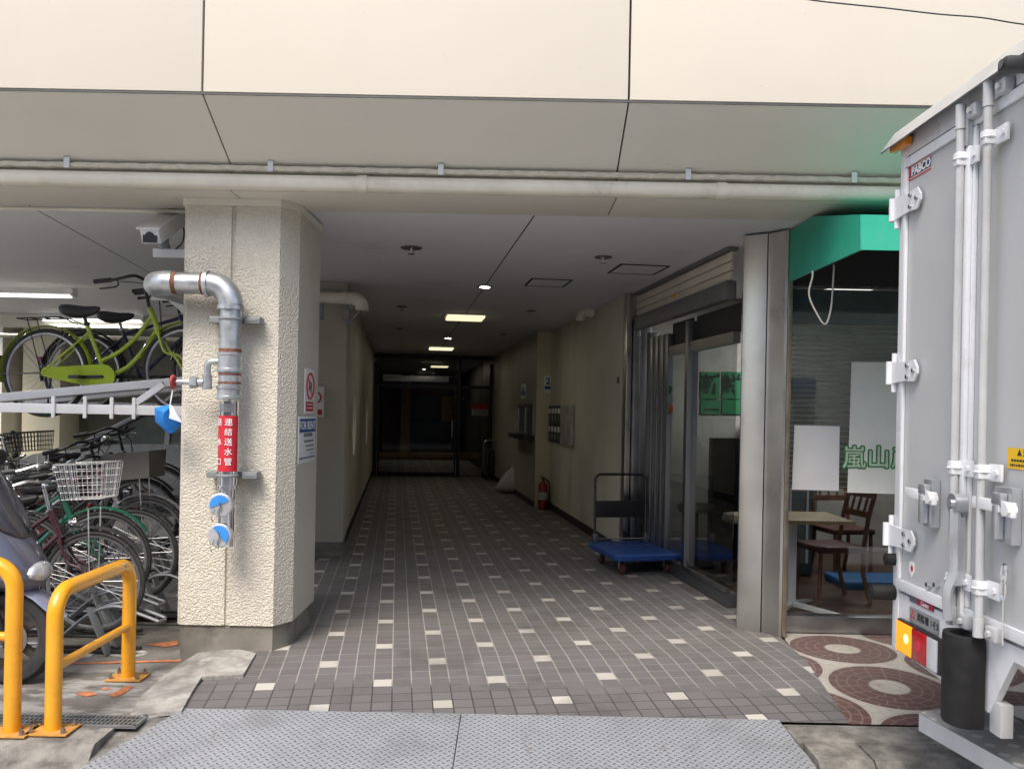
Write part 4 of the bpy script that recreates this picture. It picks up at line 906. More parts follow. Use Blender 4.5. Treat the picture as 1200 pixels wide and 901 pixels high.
# ---- awning
aw = thing('awning', 'green vinyl box awning above the shop window', 'awning', (4, 5.3, 2.42))
ax0, ax1 = 1.877, 6.3
prof = [(5.90, 2.43), (5.90, 2.778), (5.42, 2.778), (4.66, 2.615), (4.645, 2.42)]
m = MB(); m.prism([(ax0, y, z) for y, z in prof], (.006, 0, 0)); m.build('side_panel', M_green, aw)
m = MB(); m.prism([(ax1, y, z) for y, z in prof], (.006, 0, 0)); m.build('side_panel', M_green, aw)
m = MB(); m.prism([(ax0 + .007, 5.42, 2.778), (ax0 + .007, 4.66, 2.615), (ax0 + .007, 4.645, 2.42), (ax0 + .007, 4.651, 2.42), (ax0 + .007, 4.666, 2.61), (ax0 + .007, 5.42, 2.772)], (ax1 - ax0 - .008, 0, 0)); m.build('top_cover', M_green, aw)
m = MB()
for x in (ax0 + .03, 3.3, 4.8, ax1 - .03): m.tube([(x, 5.88, 2.45), (x, 4.68, 2.44), (x, 4.69, 2.6), (x, 5.4, 2.755)], .012, 6)
m.tube([(ax0 + .02, 4.675, 2.44), (ax1 - .02, 4.675, 2.44)], .012, 6); m.build('frame', M_grey, aw)
m = MB(); m.box((ax0 + .02, 5.905, 2.425), (ax1, 5.985, 2.778)); m.build('back_board', M_dark, aw)
c0, c1, c2 = atY(952, 325, 5.35), atY(967, 380, 5.35), atY(977, 318, 5.35)
m = MB(); m.tube(smoothed([c0 + Vector((0, 0, .04)), c0, atY(948, 345, 5.35), atY(956, 365, 5.35), c1, atY(974, 360, 5.35), c2, c2 + Vector((0, 0, .04))]), .006, 6); tag(m.build('cable_loop', pm('cable_grey', (.55, .54, .50), .5)), 'pale cable loop dangling below the green awning', 'cable')
# overhead wire
m = MB(); m.tube(smoothed([atY(x, y, 4.3) + Vector((0, 0, 0)) for x, y in ((820, -25), (900, -8), (955, 1), (1000, 6), (1040, 10), (1100, 17), (1150, 21), (1200, 29), (1300, 40))], 4), .004, 6); tag(m.build('overhead_wire', M_black), 'thin dark wire crossing in front of the cream facade', 'wire')

# ================================================================ shop interior
tb = thing('table', 'pale wood topped table with white legs behind the shop window', 'table', (2.25, 6.55, 0))
zt_ = .74
m = MB(); t0 = atZ(1003, 611, zt_); m.box((1.95, t0.y, zt_ - .028), (t0.x, t0.y + .62, zt_), bev=.003); m.build('tabletop', M_wood, tb)
lx = atY(928, 660, t0.y + .3).x
m = MB(); m.box((lx - .03, t0.y + .28, .03), (lx + .03, t0.y + .34, zt_ - .029), bev=.004); m.build('leg', M_white, tb)
m = MB(); m.bar((lx, t0.y + .31, .06), (lx + .32, t0.y + .02, .018), .05, .03); m.bar((lx, t0.y + .31, .06), (lx + .25, t0.y + .6, .018), .05, .03); m.bar((lx, t0.y + .31, .06), (lx - .22, t0.y + .02, .018), .05, .03); m.build('foot', M_white, tb)
def shop_chair(loc, rot, lab_):
    o = thing('chair', lab_, 'chair', loc, rot); Mo = Matrix.Translation(loc) @ Matrix.Rotation(rot, 4, 'Z')
    m = MB(); m.box((-.21, -.21, .42), (.21, .21, .47), Mo, .015); m.build('seat', pm('seat_maroon', (.09, .03, .025), .5), o)
    for x_ in (-.18, .18): m = MB(); m.tube([Mo @ Vector(p) for p in ((x_, .26, .004), (x_, .19, .25), (x_, .19, .45), (x_, .23, .70), (x_, .29, .92))], .019, 8); m.build('leg', M_dwood, o)
    for x_ in (-.18, .18): m = MB(); m.tube([Mo @ Vector(p) for p in ((x_, -.19, .004), (x_, -.18, .42))], .018, 8); m.build('leg', M_dwood, o)
    m = MB(); m.bar(Mo @ Vector((-.18, .285, .89)), Mo @ Vector((.18, .285, .89)), .025, .08); m.bar(Mo @ Vector((-.18, .24, .72)), Mo @ Vector((.18, .24, .72)), .02, .05)
    for x_ in (-.09, 0, .09): m.bar(Mo @ Vector((x_, .24, .72)), Mo @ Vector((x_, .285, .88)), .02, .012)
    m.build('backrest', M_dwood, o)
shop_chair((2.62, 7.0, .012), R(-80), 'dark red wooden chair drawn up to the table behind the shop window')
shop_chair((3.15, 8.1, .012), R(10), 'dark wooden chair standing further back in the shop below the poster')
m = MB(); m.box((2.9, 7.4, .013), (3.7, 7.9, .10), bev=.03); tag(m.build('floor_sheet', pm('blue_sheet', (.03, .12, .28), .6, bump=.6, bscale=12, bdist=.03), subsurf=1), 'crumpled blue sheet on the shop floor behind the chair', 'sheet')
gb = thing('green_banner', 'green banner with black characters on the wall inside the shop', 'banner', W(3.6, 9.0, 1.3), TH)
MG = pm('banner_green', (.03, .24, .10), .6)
vv = [atP(x, y, 1) for x, y in ((0, 0),)]
def onQ(x, y, q):
    a, b = ray(x, y); Y = q / (-a * st + ct); return Vector((a * Y, Y, CH + b * Y))
QB = 9.03
for i, (xa, xb) in enumerate(((821, 844), (846, 869))):
    for j, (ya, yb) in enumerate(((436, 467), (469, 485))):
        A_, B_ = onQ(xa, yb, QB), onQ(xb, ya, QB); m = MB(); m.box((pof(A_), QB, A_.z), (pof(B_), QB + .012, B_.z), MC); m.build('panel', MG, gb)
for ch, xx in (('新', 832.5), ('鮮', 857)):
    c = onQ(xx, 452, QB - .003); text(ch, c, (ct, st, 0), (0, 0, 1), .235, M_dark, gb, 'character', .004)
for xx in (826, 834):
    c = onQ(xx + 4, 480, QB - .003); m = MB(); m.box((pof(c) - .05, QB - .003, c.z - .01), (pof(c) + .05, QB - .001, c.z + .012), MC); m.build('stroke', M_dark, gb)
o = thing('drinks_fridge', 'glass fronted fridge with blue header at the back of the shop', 'fridge', (2.95, 8.7, 0))
a0, a1 = atY(927, 455, 8.0), atY(956, 445, 8.0)
m = MB(); m.box((a0.x - .3, 8.0, .03), (a1.x, 8.6, a1.z + .02), bev=.01); m.build('cabinet', pm('fridge_dark', (.10, .11, .115), .4), o); m = MB(); m.box((a0.x - .3, 7.985, a0.z - .06), (a1.x, 7.998, a1.z), bev=.003); m.build('header', pm('header_blue', (.03, .09, .24), .4), o)
m = MB(); m.box((a0.x - .28, 7.99, .15), (a1.x - .03, 7.997, a0.z - .1)); m.build('door', pm('fridge_glass', (.16, .18, .18), .15), o)
m = MB(); m.box((a0.x + .0, 7.98, .15), (a0.x + .02, 7.989, a0.z - .1)); m.box((a0.x + .16, 7.98, .15), (a0.x + .18, 7.989, a0.z - .1)); m.build('door_frame', M_white, o)
o = thing('display_shelf', 'dark display shelf and black partition behind the sliding door glass', 'shelf', W(3.7, 8.6, 0), TH)
m = MB(); m.box((3.22, 8.45, .02), (3.75, 8.55, 1.28), MC); m.build('partition', M_black, o)
m = MB(); m.box((3.76, 8.5, .02), (4.4, 8.9, .05), MC); m.box((3.76, 8.5, 1.0), (4.4, 8.9, 1.03), MC); m.box((3.76, 8.5, 1.5), (4.4, 8.9, 1.53), MC); m.box((4.37, 8.5, .051), (4.4, 8.9, 1.0), MC); m.build('shelf_board', M_steeld, o)
for i, (p_, q_) in enumerate(((2.95, 8.15), (3.1, 7.35))):
    c = W(p_, q_, 0); o = thing('stool', ['round stool with beige cushion seen through the sliding door, farther one', 'round stool with beige cushion seen through the sliding door, nearer one'][i], 'stool', c, 0, 'beige stools inside the sliding door')
    m = MB(); m.lathe([(.02, .56), (.17, .56), (.19, .59), (.17, .63), (.05, .64)], Matrix.Translation(c), 22); m.build('cushion', pm('cushion_beige', (.33, .28, .20), .8), o)
    m = MB(); m.cyl(c + Vector((0, 0, .03)), c + Vector((0, 0, .56)), .025, n=10); m.lathe([(.02, .024), (.19, .024), (.18, .04), (.03, .05)], Matrix.Translation(c), 20); m.build('pedestal', M_black, o)
fl = thing('shop_lamp', 'louvred fluorescent lamp on the shop ceiling', 'lamp', W(4.125, 7.6, 2.75), TH)
m = MB(); m.box((3.9, 6.9, 2.70), (4.35, 8.3, 2.79), MC); m.build('housing', M_white, fl); m = MB(); m.box((3.93, 6.93, 2.694), (4.32, 8.27, 2.699), MC); m.build('tube', emit('shop_tube', (1, .97, .9), .8), fl)
ld = bpy.data.lights.new('shop_light', 'AREA'); ld.shape = 'RECTANGLE'; ld.size = .4; ld.size_y = 1.4; ld.energy = 16; lo = bpy.data.objects.new('shop_light', ld); COL.objects.link(lo); lo.parent = fl; lo.location = (0, 0, -.08)
for lab_, xa, ya, w_, h_, col in (('small green sticker on the sliding door glass', 779, 457, .10, .075, (.03, .16, .05)), ('small orange sticker on the sliding door glass', 779, 480, .13, .085, (.40, .12, .05))):
    v = atP(xa + 5, ya, PD - .006); q_ = qof(v); m = MB(); m.prism([W(PD - .006, q_ + w_ * math.cos(R(a)), v.z + h_ * .6 * math.sin(R(a))) for a in range(0, 360, 30)], (-.001, 0, 0)); tag(m.build('door_sticker', pm('stk_%d' % xa + str(ya), col, .5)), lab_, 'sticker')

# ================================================================ yellow hoop barriers
def hoop(name, label, p0, p1, htop, zmid, group):
    p0, p1 = Vector(p0), Vector(p1); d = (p1 - p0).normalized(); L = (p1 - p0).length; r_ = .12; zb_ = p0.z
    o = thing(name, label, 'barrier', p0.lerp(p1, .5), 0, group)
    up = Vector((0, 0, 1)); T0 = p0 + up * htop; T1 = p1 + up * htop
    pts = [p0 + up * .004, p0 + up * (htop - r_) * .5] + arc(p0 + d * r_ + up * (htop - r_), r_, 180, 90, 8, d, up) + arc(p1 - d * r_ + up * (htop - r_), r_, 90, 0, 8, d, up) + [p1 + up * (htop - r_) * .5, p1 + up * .004]
    m = MB(); m.tube(pts, .038, 18); m.build('hoop', M_yellow, o)
    m = MB(); m.cyl(p0 + up * zmid, p1 + up * zmid, .022, n=14); m.build('crossbar', M_yellow, o)
    for q in (p0, p1):
        m = MB(); m.box((q.x - .1, q.y - .075, q.z + .001), (q.x + .1, q.y + .075, q.z + .010), bev=.002); pl = m.build('base_plate', pm('faded_orange', (.56, .27, .06), .6, var=.2, scale=20, dirt=(.3, .2, .12), dscale=12), o)
        for sx in (-1, 1):
            for sy in (-1, 1): m = MB(); m.cyl((q.x + sx * .075, q.y + sy * .052, q.z + .010), (q.x + sx * .075, q.y + sy * .052, q.z + .026), .013, n=6); m.cyl((q.x + sx * .075, q.y + sy * .052, q.z + .026), (q.x + sx * .075, q.y + sy * .052, q.z + .04), .007, n=8); m.build('bolt', M_steeld, pl)
    m = MB(); c = p1 - d * .14 + up * htop; m.cyl(c + Vector((.036, 0, .012)), c + Vector((.0395, 0, .013)), .012, n=10); m.build('cap', M_steeld, o)
b0, b1 = atZ(62, 856, -.06), atZ(150, 794, -.06)
hoop('hoop_barrier', 'yellow hoop barrier running inward beside the column', (b0.x, b0.y, -.06), (b1.x, b1.y, -.06), .66, .30, 'yellow hoop barriers')
c0 = atZ(14, 858, -.06); dd = (c0 - Vector((c0.x + .75, c0.y, -.06)))
hoop('hoop_barrier', 'yellow hoop barrier at the left edge of the photo', (c0.x - .78, c0.y - .02, -.06), (c0.x, c0.y, -.06), .80, .455, 'yellow hoop barriers')
# ================================================================ box truck, parked along the kerb, rear end towards the passage
XT, YF, YN = 1.69, 3.765, 1.72
TZ0, TZ1 = .50, 2.73
tk = thing('box_truck', 'white and grey box truck seen from behind at the right edge of the photo', 'truck', (4.2, 2.75, -.17))
M_rub2 = pm('truck_rubber', (.013, .013, .014), .6, var=.25, scale=20, spec=.3)
M_tgrey = pm('truck_door_grey', (.47, .48, .49), .38, var=.03, scale=2, dirt=(.36, .36, .36), dscale=1.5, damt=.3, streak=True)
M_twhite = pm('truck_white', (.72, .735, .77), .3, var=.03, scale=3, dirt=(.42, .38, .33), dscale=6, damt=.4, coat=.3)
M_tcream = pm('truck_rod', (.44, .45, .465), .35, var=.06, scale=6, dirt=(.35, .27, .20), dscale=7, damt=.5)
M_alu = pm('truck_aluminium', (.62, .64, .68), .35, metal=.8, var=.08, scale=8)
def tp(x, y, dx=0): return atX(x, y, XT - dx)
m = MB(); m.box((XT + .03, YN, TZ0 + .22), (6.0, YF, TZ1), bev=.01); m.build('cargo_box', M_twhite, tk)
m = MB(); m.box((XT, YF - .055, TZ0), (XT + .028, YF, TZ1), bev=.006); m.box((XT, YN, TZ0 + .26), (XT + .028, YN + .05, TZ1), bev=.006); m.box((XT, YN + .051, TZ1 - .09), (XT + .028, YF - .056, TZ1), bev=.004); m.build('rear_frame', M_twhite, tk)
m = MB()                                              # lower apron with a notch for the hitch
zr = tp(1062, 690).z
m.prism([(XT + .004, YF - .056, TZ0 + .006), (XT + .004, YF - .056, zr - .03), (XT + .004, YN + .051, zr - .03), (XT + .004, YN + .051, TZ0 + .2), (XT + .004, 2.86, TZ0 + .2), (XT + .004, 3.0, TZ0 - .02), (XT + .004, 3.08, TZ0 - .02)], (.024, 0, 0)); m.build('rear_apron', M_twhite, tk)
# rain visor on the roof edge
m = MB(); m.prism([(XT - .062, YN - .03, TZ1 - .045), (XT - .066, YN - .03, TZ1 - .04), (XT - .002, YN - .03, TZ1 + .05), (XT + .08, YN - .03, TZ1 + .055), (XT + .08, YN - .03, TZ1 + .002), (XT + .0, YN - .03, TZ1 + .002)], (0, YF - YN + .09, 0)); m.build('roof_visor', M_alu, tk)
ys1 = tp(1137, 400).y; ys2 = YN + .60
zt0 = TZ1 - .115
def leaf(ya, yb, name='rear_door'):
    m = MB(); m.box((XT + .001, ya, zr + .03), (XT + .026, yb, zt0)); d_ = m.build(name, M_tgrey, tk)
    m = MB()
    w_ = .042
    for lo, hi in (((ya, zr - .012), (yb, zr + .034)), ((ya, zt0 - .03), (yb, zt0 + .012)), ((ya, zr + .035), (ya + w_ * .7, zt0 - .031)), ((yb - w_ * .7, zr + .035), (yb, zt0 - .031))): m.box((XT - .014, lo[0], lo[1]), (XT + .0005, hi[0], hi[1]), bev=.005)
    m.build('edge_bead', M_twhite, d_); return d_
d1 = leaf(ys1 + .006, YF - .058); d2 = leaf(ys2, ys1 - .006); d3 = leaf(YN + .053, ys2 - .012)
m = MB(); m.box((XT - .03, ys1 - .022, zr - .01), (XT - .0145, ys1 + .022, zt0 - .10), bev=.004); m.build('door_seal', M_twhite, tk)
m = MB(); m.box((XT - .036, ys1 - .02, zt0 - .10), (XT - .0145, ys1 + .022, zt0 + .03), bev=.004); m.build('seal_plate', M_alu, tk)
# hinges
for y in (248, 437, 627):
    c = tp(1050, y); z = c.z
    m = MB(); yA, yB = YF - .235, YF + .012
    m.prism([(XT - .022, yA, z - .012), (XT - .022, yA + .03, z - .045), (XT - .022, yA + .12, z - .04), (XT - .022, yB, z - .048), (XT - .022, yB, z + .048), (XT - .022, yA + .12, z + .04), (XT - .022, yA + .03, z + .045), (XT - .022, yA, z + .012)], (.008, 0, 0)); m.bevel(.003)
    m.cyl((XT - .022, yB + .008, z - .05), (XT - .022, yB + .008, z + .05), .016, n=12); m.cyl((XT - .01, yB - .012, z - .085), (XT - .01, yB - .012, z + .085), .012, n=8); h_ = m.build('hinge', M_twhite, d1)
    for yy, zz in ((yA + .03, 0), (yA + .085, .024), (yA + .085, -.024)): m = MB(); m.cyl((XT - .03, yy, z + zz), (XT - .0225, yy, z + zz), .009, n=8); m.build('bolt', M_steeld, h_)
# locking rods
def rod(px, ytop, ybot, d_):
    yy = tp(px, 450, .045).y; za, zb_ = tp(px, ybot, .045).z, tp(px, ytop, .045).z
    m = MB(); m.cyl((XT - .045, yy, za), (XT - .045, yy, zb_), .015, n=16); m.cyl((XT - .045, yy, zb_ - .09), (XT - .045, yy, zb_), .0185, n=16); m.cyl((XT - .045, yy, za - .005), (XT - .045, yy, za + .06), .0185, n=16); r_ = m.build('lock_rod', M_tcream, d_)
    for py in ((190, 548, 680) if px < 1130 else (165, 553, 690)):
        z = tp(px, py, .045).z; m = MB(); m.tube([(XT - .045 + .0235 * math.cos(R(a)), yy + .0235 * math.sin(R(a)), z) for a in range(0, 360, 30)], .004, 4, closed=True); m.box((XT - .064, yy - .019, z - .026), (XT - .02, yy + .019, z + .026), bev=.008); m.box((XT - .026, yy - .085, z - .03), (XT - .015, yy - .01, z + .03), bev=.004); m.cyl((XT - .034, yy - .062, z), (XT - .0265, yy - .062, z), .011, n=6); m.build('bracket', M_twhite, r_)
    for z in (za + .02, zb_ - .04): m = MB(); m.box((XT - .04, yy - .09, z - .025), (XT - .004, yy - .028, z + .025), bev=.008); m.cyl((XT - .052, yy - .06, z), (XT - .0405, yy - .06, z), .012, n=6); m.build('keeper', M_tcream, r_)
    return yy
y1_ = rod(1120, 128, 732, d1); y2_ = rod(1152, 100, 747, d2)
# latches
def latch(px, py, d_, s=1.0):
    c = tp(px, py); y, z = c.y, c.z
    m = MB(); m.box((XT - .035, y - .035 * s, z - .10), (XT + .0, y + .035 * s, z + .09), bev=.006); m.box((XT - .066, y - .012, z - .085), (XT - .036, y + .012, z + .03), bev=.005); m.box((XT - .06, y - .03, z + .03), (XT - .036, y + .03, z + .07), bev=.006); l_ = m.build('latch', M_alu, d_)
    m = MB(); m.box((XT - .058, y - .02, z + .005), (XT - .045, y + .15, z + .045), bev=.003); m.cyl((XT - .07, y - .07, z + .02), (XT - .036, y - .07, z + .02), .02, n=10); m.bar((XT - .05, y - .09, z + .02), (XT - .05, y - .03, z + .02), .02, .05, bev=.004); m.build('latch_arm', M_white, l_)
    m = MB()
    for zz in (-.04, -.07): m.cyl((XT - .037, y + .022, z + zz), (XT - .0352, y + .022, z + zz), .008, n=8)
    m.build('keyhole', M_dark, l_)
latch(1097, 588, d1); latch(1187, 602, d2, 1.5)
# swing lever between the rods
ym = tp(1139, 590).y
m = MB(); z0_, z1_ = tp(1139, 665).z, tp(1140, 590).z
m.cyl((XT - .075, ym, z1_), (XT - .03, ym, z1_), .036, n=18); m.cyl((XT - .082, ym, z1_), (XT - .0755, ym, z1_), .014, n=10)
m.tube(smoothed([(XT - .06, ym, z1_ - .02), (XT - .062, ym - .005, z1_ - .15), (XT - .06, ym + .0, z1_ - .25), (XT - .075, ym + .015, z1_ - .33), (XT - .07, ym + .012, z1_ - .43)]), .019, 8); m.bar((XT - .05, ym, z1_ - .05), (XT - .05, ym, z1_ - .30), .04, .02); m.build('swing_lever', M_alu, d2)
# chain hook
c = tp(1187, 700); m = MB(); m.tube([(XT - .03, c.y + .014 * math.cos(R(a)), c.z + .08 + .03 * math.sin(R(a))) for a in range(0, 360, 30)], .006, 6, closed=True); m.tube([(XT - .03, c.y + .012 * math.cos(R(a)), c.z + .03 + .04 * math.sin(R(a))) for a in range(0, 360, 30)], .006, 6, closed=True); m.cyl((XT - .03, c.y, c.z - .16), (XT - .03, c.y, c.z - .01), .005, n=6); m.build('hook', M_chrome, d2)
# bolts on door bottom
for px in (1091, 1100): m = MB(); c = tp(px, 685); m.cyl((XT - .02, c.y, c.z), (XT, c.y, c.z), .01, n=8); m.build('bolt', M_chrome, d1)
# marker lamp, camera, stickers
c0_, c1_ = tp(1052, 176), tp(1071, 170)
m = MB(); m.bar((XT - .022, c0_.y, c0_.z), (XT - .022, c1_.y, (c0_.z + c1_.z) / 2 + .01), .036, .042, bev=.012); m.build('marker_lamp', pm('amber', (.75, .24, .01), .2, var=.1, coat=.5), tk)
def patch(px0, py0, px1, py1, mat, name, d_, dx, hpx):
    A_, B_ = tp(px0, py0, dx), tp(px1, py1, dx); zc_ = (A_.z + B_.z) / 2
    m = MB(); m.box((XT - dx - .001, B_.y, zc_ - hpx / 2), (XT - dx, A_.y, zc_ + hpx / 2)); return m.build(name, mat, d_), A_.y, B_.y, zc_
M_lab = pm('sticker_white', (.78, .78, .78), .4, var=.02); M_navy = pm('sticker_navy', (.04, .045, .11), .4)
st_, ya, yb, zc_ = patch(1061.5, 206, 1091.5, 190, M_lab, 'maker_sticker', d1, .0005, .062)
m = MB(); m.box((XT - .0022, yb + .001, zc_ - .021), (XT - .0016, ya - .001, zc_ + .021)); m.build('band', M_navy, st_)
m = MB(); m.box((XT - .0024, yb, zc_ + .025), (XT - .0016, ya, zc_ + .031)); m.box((XT - .0024, yb, zc_ - .031), (XT - .0016, ya, zc_ - .025)); L_ = ya - yb
m.prism([(XT - .0032, ya - L_ * .02, zc_ - .028), (XT - .0032, ya - L_ * .06, zc_ - .028), (XT - .0032, ya - L_ * .14, zc_ + .028), (XT - .0032, ya - L_ * .09, zc_ + .028)], (.0008, 0, 0)); m.prism([(XT - .0032, ya - L_ * .11, zc_ - .028), (XT - .0032, ya - L_ * .18, zc_ - .028), (XT - .0032, ya - L_ * .24, zc_ + .028), (XT - .0032, ya - L_ * .17, zc_ + .028)], (.0008, 0, 0)); m.build('red_mark', M_red, st_)
text('PABCO', (XT - .0026, ya - L_ * .62, zc_), (0, -1, 0), (0, 0, 1), .05, M_lab, st_, 'lettering', .0016, stretch=L_ * .7 / (.05 * 3.1))
s_, ya, yb, zc_ = patch(1181, 536, 1225, 541, pm('caution_yellow', (.80, .48, .01), .4, var=.03), 'caution_sticker', d2, .0005, .07)
text('▲ 注 意', (XT - .0022, (ya + yb) / 2, zc_ + .019), (0, -1, 0), (0, 0, 1), .026, M_dark, s_, 'lettering', .0004)
m = MB()
for k in (-.006, -.022):
    y = yb + .02
    while y < ya - .02: e_ = random.uniform(.006, .014); m.box((XT - .0022, y, zc_ + k - .004), (XT - .0016, min(y + e_, ya - .015), zc_ + k + .004)); y += e_ + .004
m.build('fine_print', M_dark, s_)
s_, ya, yb, zc_ = patch(1066, 703, 1094, 710, pm('badge_grey', (.13, .14, .18), .4), 'name_badge', tk, -.004 + .0045, .026)
m = MB(); m.box((XT - .0022, yb, zc_ - .013), (XT - .0016, ya - (ya - yb) * .33, zc_ + .013)); rb = m.build('red_field', pm('badge_red', (.38, .02, .08), .4), s_)
text('Canter', (XT - .0026, yb + (ya - yb) * .33, zc_), (0, -1, 0), (0, 0, 1), .026, M_lab, rb, 'lettering', .0003, stretch=.95)
s_, ya, yb, zc_ = patch(1066, 720, 1100, 734, pm('badge_silver', (.36, .38, .40), .35, metal=.4), 'unit_badge', tk, .0005, .062)
text('消防署 1そ5', (XT - .0022, yb + (ya - yb) * .36, zc_), (0, -1, 0), (0, 0, 1), .036, M_dark, s_, 'lettering', .0006, stretch=.95)
m = MB(); y = ya - .03
for a, b in ((0, .012), (-.011, -.008), (.011, -.008)): m.prism([(XT - .0022, y + a - .008, zc_ + b), (XT - .0022, y + a, zc_ + b + .012), (XT - .0022, y + a + .008, zc_ + b), (XT - .0022, y + a, zc_ + b - .012)], (.0006, 0, 0))
m.build('red_diamonds', M_red, s_)
c = tp(1069, 667); m = MB(); m.prism([(XT - .0014, c.y + .024 * p_, c.z + .036 * q_) for p_, q_ in ((-1, .8), (0, 1), (1, .8), (1, -.2), (0, -1), (-1, -.2))], (.0009, 0, 0)); s_ = m.build('round_sticker', M_lab, d1); m = MB(); m.prism([(XT - .002, c.y + .011 * math.cos(R(a)), c.z + .004 + .014 * math.sin(R(a))) for a in range(0, 360, 40)], (.0005, 0, 0)); m.build('red_mark', M_red, s_)
# rubber stops
for px, py, r_, l_ in ((1054, 657, .026, .05), (1042, 698, .034, .10)):
    c = tp(1056, py); m = MB(); m.cyl((XT - l_, YF - .04 + (.03 if l_ > .06 else 0), c.z), (XT + .0, YF - .04 + (.03 if l_ > .06 else 0), c.z), r_, n=18); m.cyl((XT - l_ - .004, YF - .04 + (.03 if l_ > .06 else 0), c.z), (XT - l_, YF - .04 + (.03 if l_ > .06 else 0), c.z), r_ * .7, n=18); m.build('rubber_stop', M_rub2, tk)
# tail lamp
A_, B_ = tp(1057, 748), tp(1105, 768); zc_ = tp(1080, 756).z; ya, yb = A_.y, B_.y; L_ = ya - yb
hh = .062
m = MB(); m.box((XT - .018, yb - .008, zc_ - hh - .008), (XT + .003, ya + .008, zc_ + hh + .008), bev=.004); tl = m.build('tail_lamp', M_black, tk)
yy = ya
for k, (w_, mt) in enumerate(((.40, emit('indicator_lit', (1.0, .22, .008), .75)), (.37, pm('tail_red', (.42, .01, .015), .15, var=.1, coat=.6)), (.23, pm('tail_clear', (.60, .62, .66), .12, var=.1, coat=.6)))):
    m = MB(); m.box((XT - .027, yy - L_ * w_ + .002, zc_ - hh), (XT - .0185, yy - .002, zc_ + hh), bev=.003); le = m.build('lens', mt, tl)
    if k == 0: m = MB(); m.ball((XT - .026, yy - L_ * w_ * .68, zc_ + .005), .02, sx=.25, n=12); m.build('bulb', emit('indicator_core', (1, .60, .12), 3), le)
    if k == 1: m = MB(); m.cyl((XT - .0285, yy - L_ * w_ * .45, zc_ + .002), (XT - .0271, yy - L_ * w_ * .45, zc_ + .002), .022, n=16); m.build('reflector', pm('tail_red2', (.6, .02, .05), .2), le)
    yy -= L_ * w_
# big rubber fender, support post, step
c0_, c1_ = tp(1107, 800, .1), tp(1150, 800, .1)
yc_ = 2.985; ztop = .735; zbot = .345
c0_ = atX(1111, 800, XT - .055); c1_ = atX(1144, 800, XT - .04); yh, yl = c0_.y, c1_.y; yc_, rw_ = (yh + yl) / 2, (yh - yl) / 2
ztop = atX(1128, 745, XT - .07).z; zbot = atX(1128, 852, XT - .07).z
def dshape(r_, x0, z, n=12): return [(x0, yc_ + r_, z)] + [(XT - .05 - .06 * math.sin(R(a)) * r_ / rw_, yc_ + r_ * math.cos(R(a)), z) for a in range(0, 181, 15)] + [(x0, yc_ - r_, z)]
m = MB(); m.loft([dshape(rw_ * .55, XT - .03, ztop - .05), dshape(rw_ * .62, XT - .028, ztop), dshape(rw_ * .97, XT - .01, ztop), dshape(rw_, XT - .008, ztop - .01), dshape(rw_, XT - .008, zbot + .01), dshape(rw_ * .95, XT - .012, zbot)]); rf = m.build('rubber_fender', M_rub2, tk)
m = MB()
for k in (.12, .5, .88): z = zbot + (ztop - zbot) * k; m.cyl((XT - .07, yc_ + rw_ * .95, z), (XT - .045, yc_ + rw_ * 1.02, z), .014, n=10)
m.build('bolt_hole', M_dark, rf)
pA = atX(1150, 812, XT + .02)
m = MB(); m.box((XT + .006, yl - .075, zbot - .0), (XT + .05, yl - .004, TZ0 + .03), bev=.004); m.build('fender_post', M_tcream, tk)
m = MB(); m.box((XT + .5, YN + .2, .22), (5.9, YN + .35, TZ0 + .21)); m.box((XT + .5, YF - .45, .22), (5.9, YF - .3, TZ0 + .21)); m.box((XT + .12, YN + .15, .32), (XT + .2, yl - .2, .62)); m.build('chassis', M_dark, tk)
for yy, zz in ((yl - .16, .50), (yl - .24, .50), (yl - .16, .42), (yl - .24, .42)): m = MB(); m.cyl((XT + .112, yy, zz), (XT + .1195, yy, zz), .013, n=6); m.build('bolt', M_steeld, tk)
def diamond_mat():
    t = NT('diamond_step'); o = t.sep(t.pos()); s_ = 1 / .062
    u = t.math('MULTIPLY', t.math('ADD', o[0], t.math('ADD', o[1], 20)), s_ * .7071); v = t.math('MULTIPLY', t.math('ADD', t.math('SUBTRACT', o[0], o[1]), 20), s_ * .7071)
    fu = t.math('ABSOLUTE', t.math('SUBTRACT', t.math('FRACT', u), .5)); fv = t.math('ABSOLUTE', t.math('SUBTRACT', t.math('FRACT', v), .5))
    k = t.math('SUBTRACT', 1, t.step(t.math('MAXIMUM', fu, fv), .26, .30)); par = t.math('LESS_THAN', t.math('MODULO', t.math('ADD', t.math('FLOOR', u), t.math('FLOOR', v)), 2.0), .5)
    k = t.math('MULTIPLY', k, par)
    wear = t.noise(25, 4)
    c = t.mix(k, t.mix(wear, (.38, .38, .40), (.52, .52, .54)), t.mix(wear, (.62, .63, .66), (.82, .83, .86)))
    t.base(c); t.bsdf.inputs['Metallic'].default_value = .4; t.rough(.4); t.bump(k, .5, .003); return t.m
SZ = .31
cA = atZ(1077, 834, SZ)
m = MB(); P_ = [(cA.x, cA.y), (cA.x + .10, cA.y + .06), (2.05, cA.y + .06), (2.05, YN + .1), (cA.x + .16, YN + .1), (cA.x + .13, 2.7)]
m.prism([(x, y, SZ - .075) for x, y in P_], (0, 0, .071)); m.bevel(.006); st_ = m.build('rear_step', M_alu, tk)
m = MB(); m.sheet([(x * .992 + .016, y * .994 + .015, SZ - .002) for x, y in P_]); m.build('tread', diamond_mat(), st_)
m = MB(); m.box((1.95, 2.2, .20), (2.3, 2.3, .3)); m.box((1.95, 3.1, .20), (2.3, 3.2, .3)); m.build('step_arm', M_dark, tk)
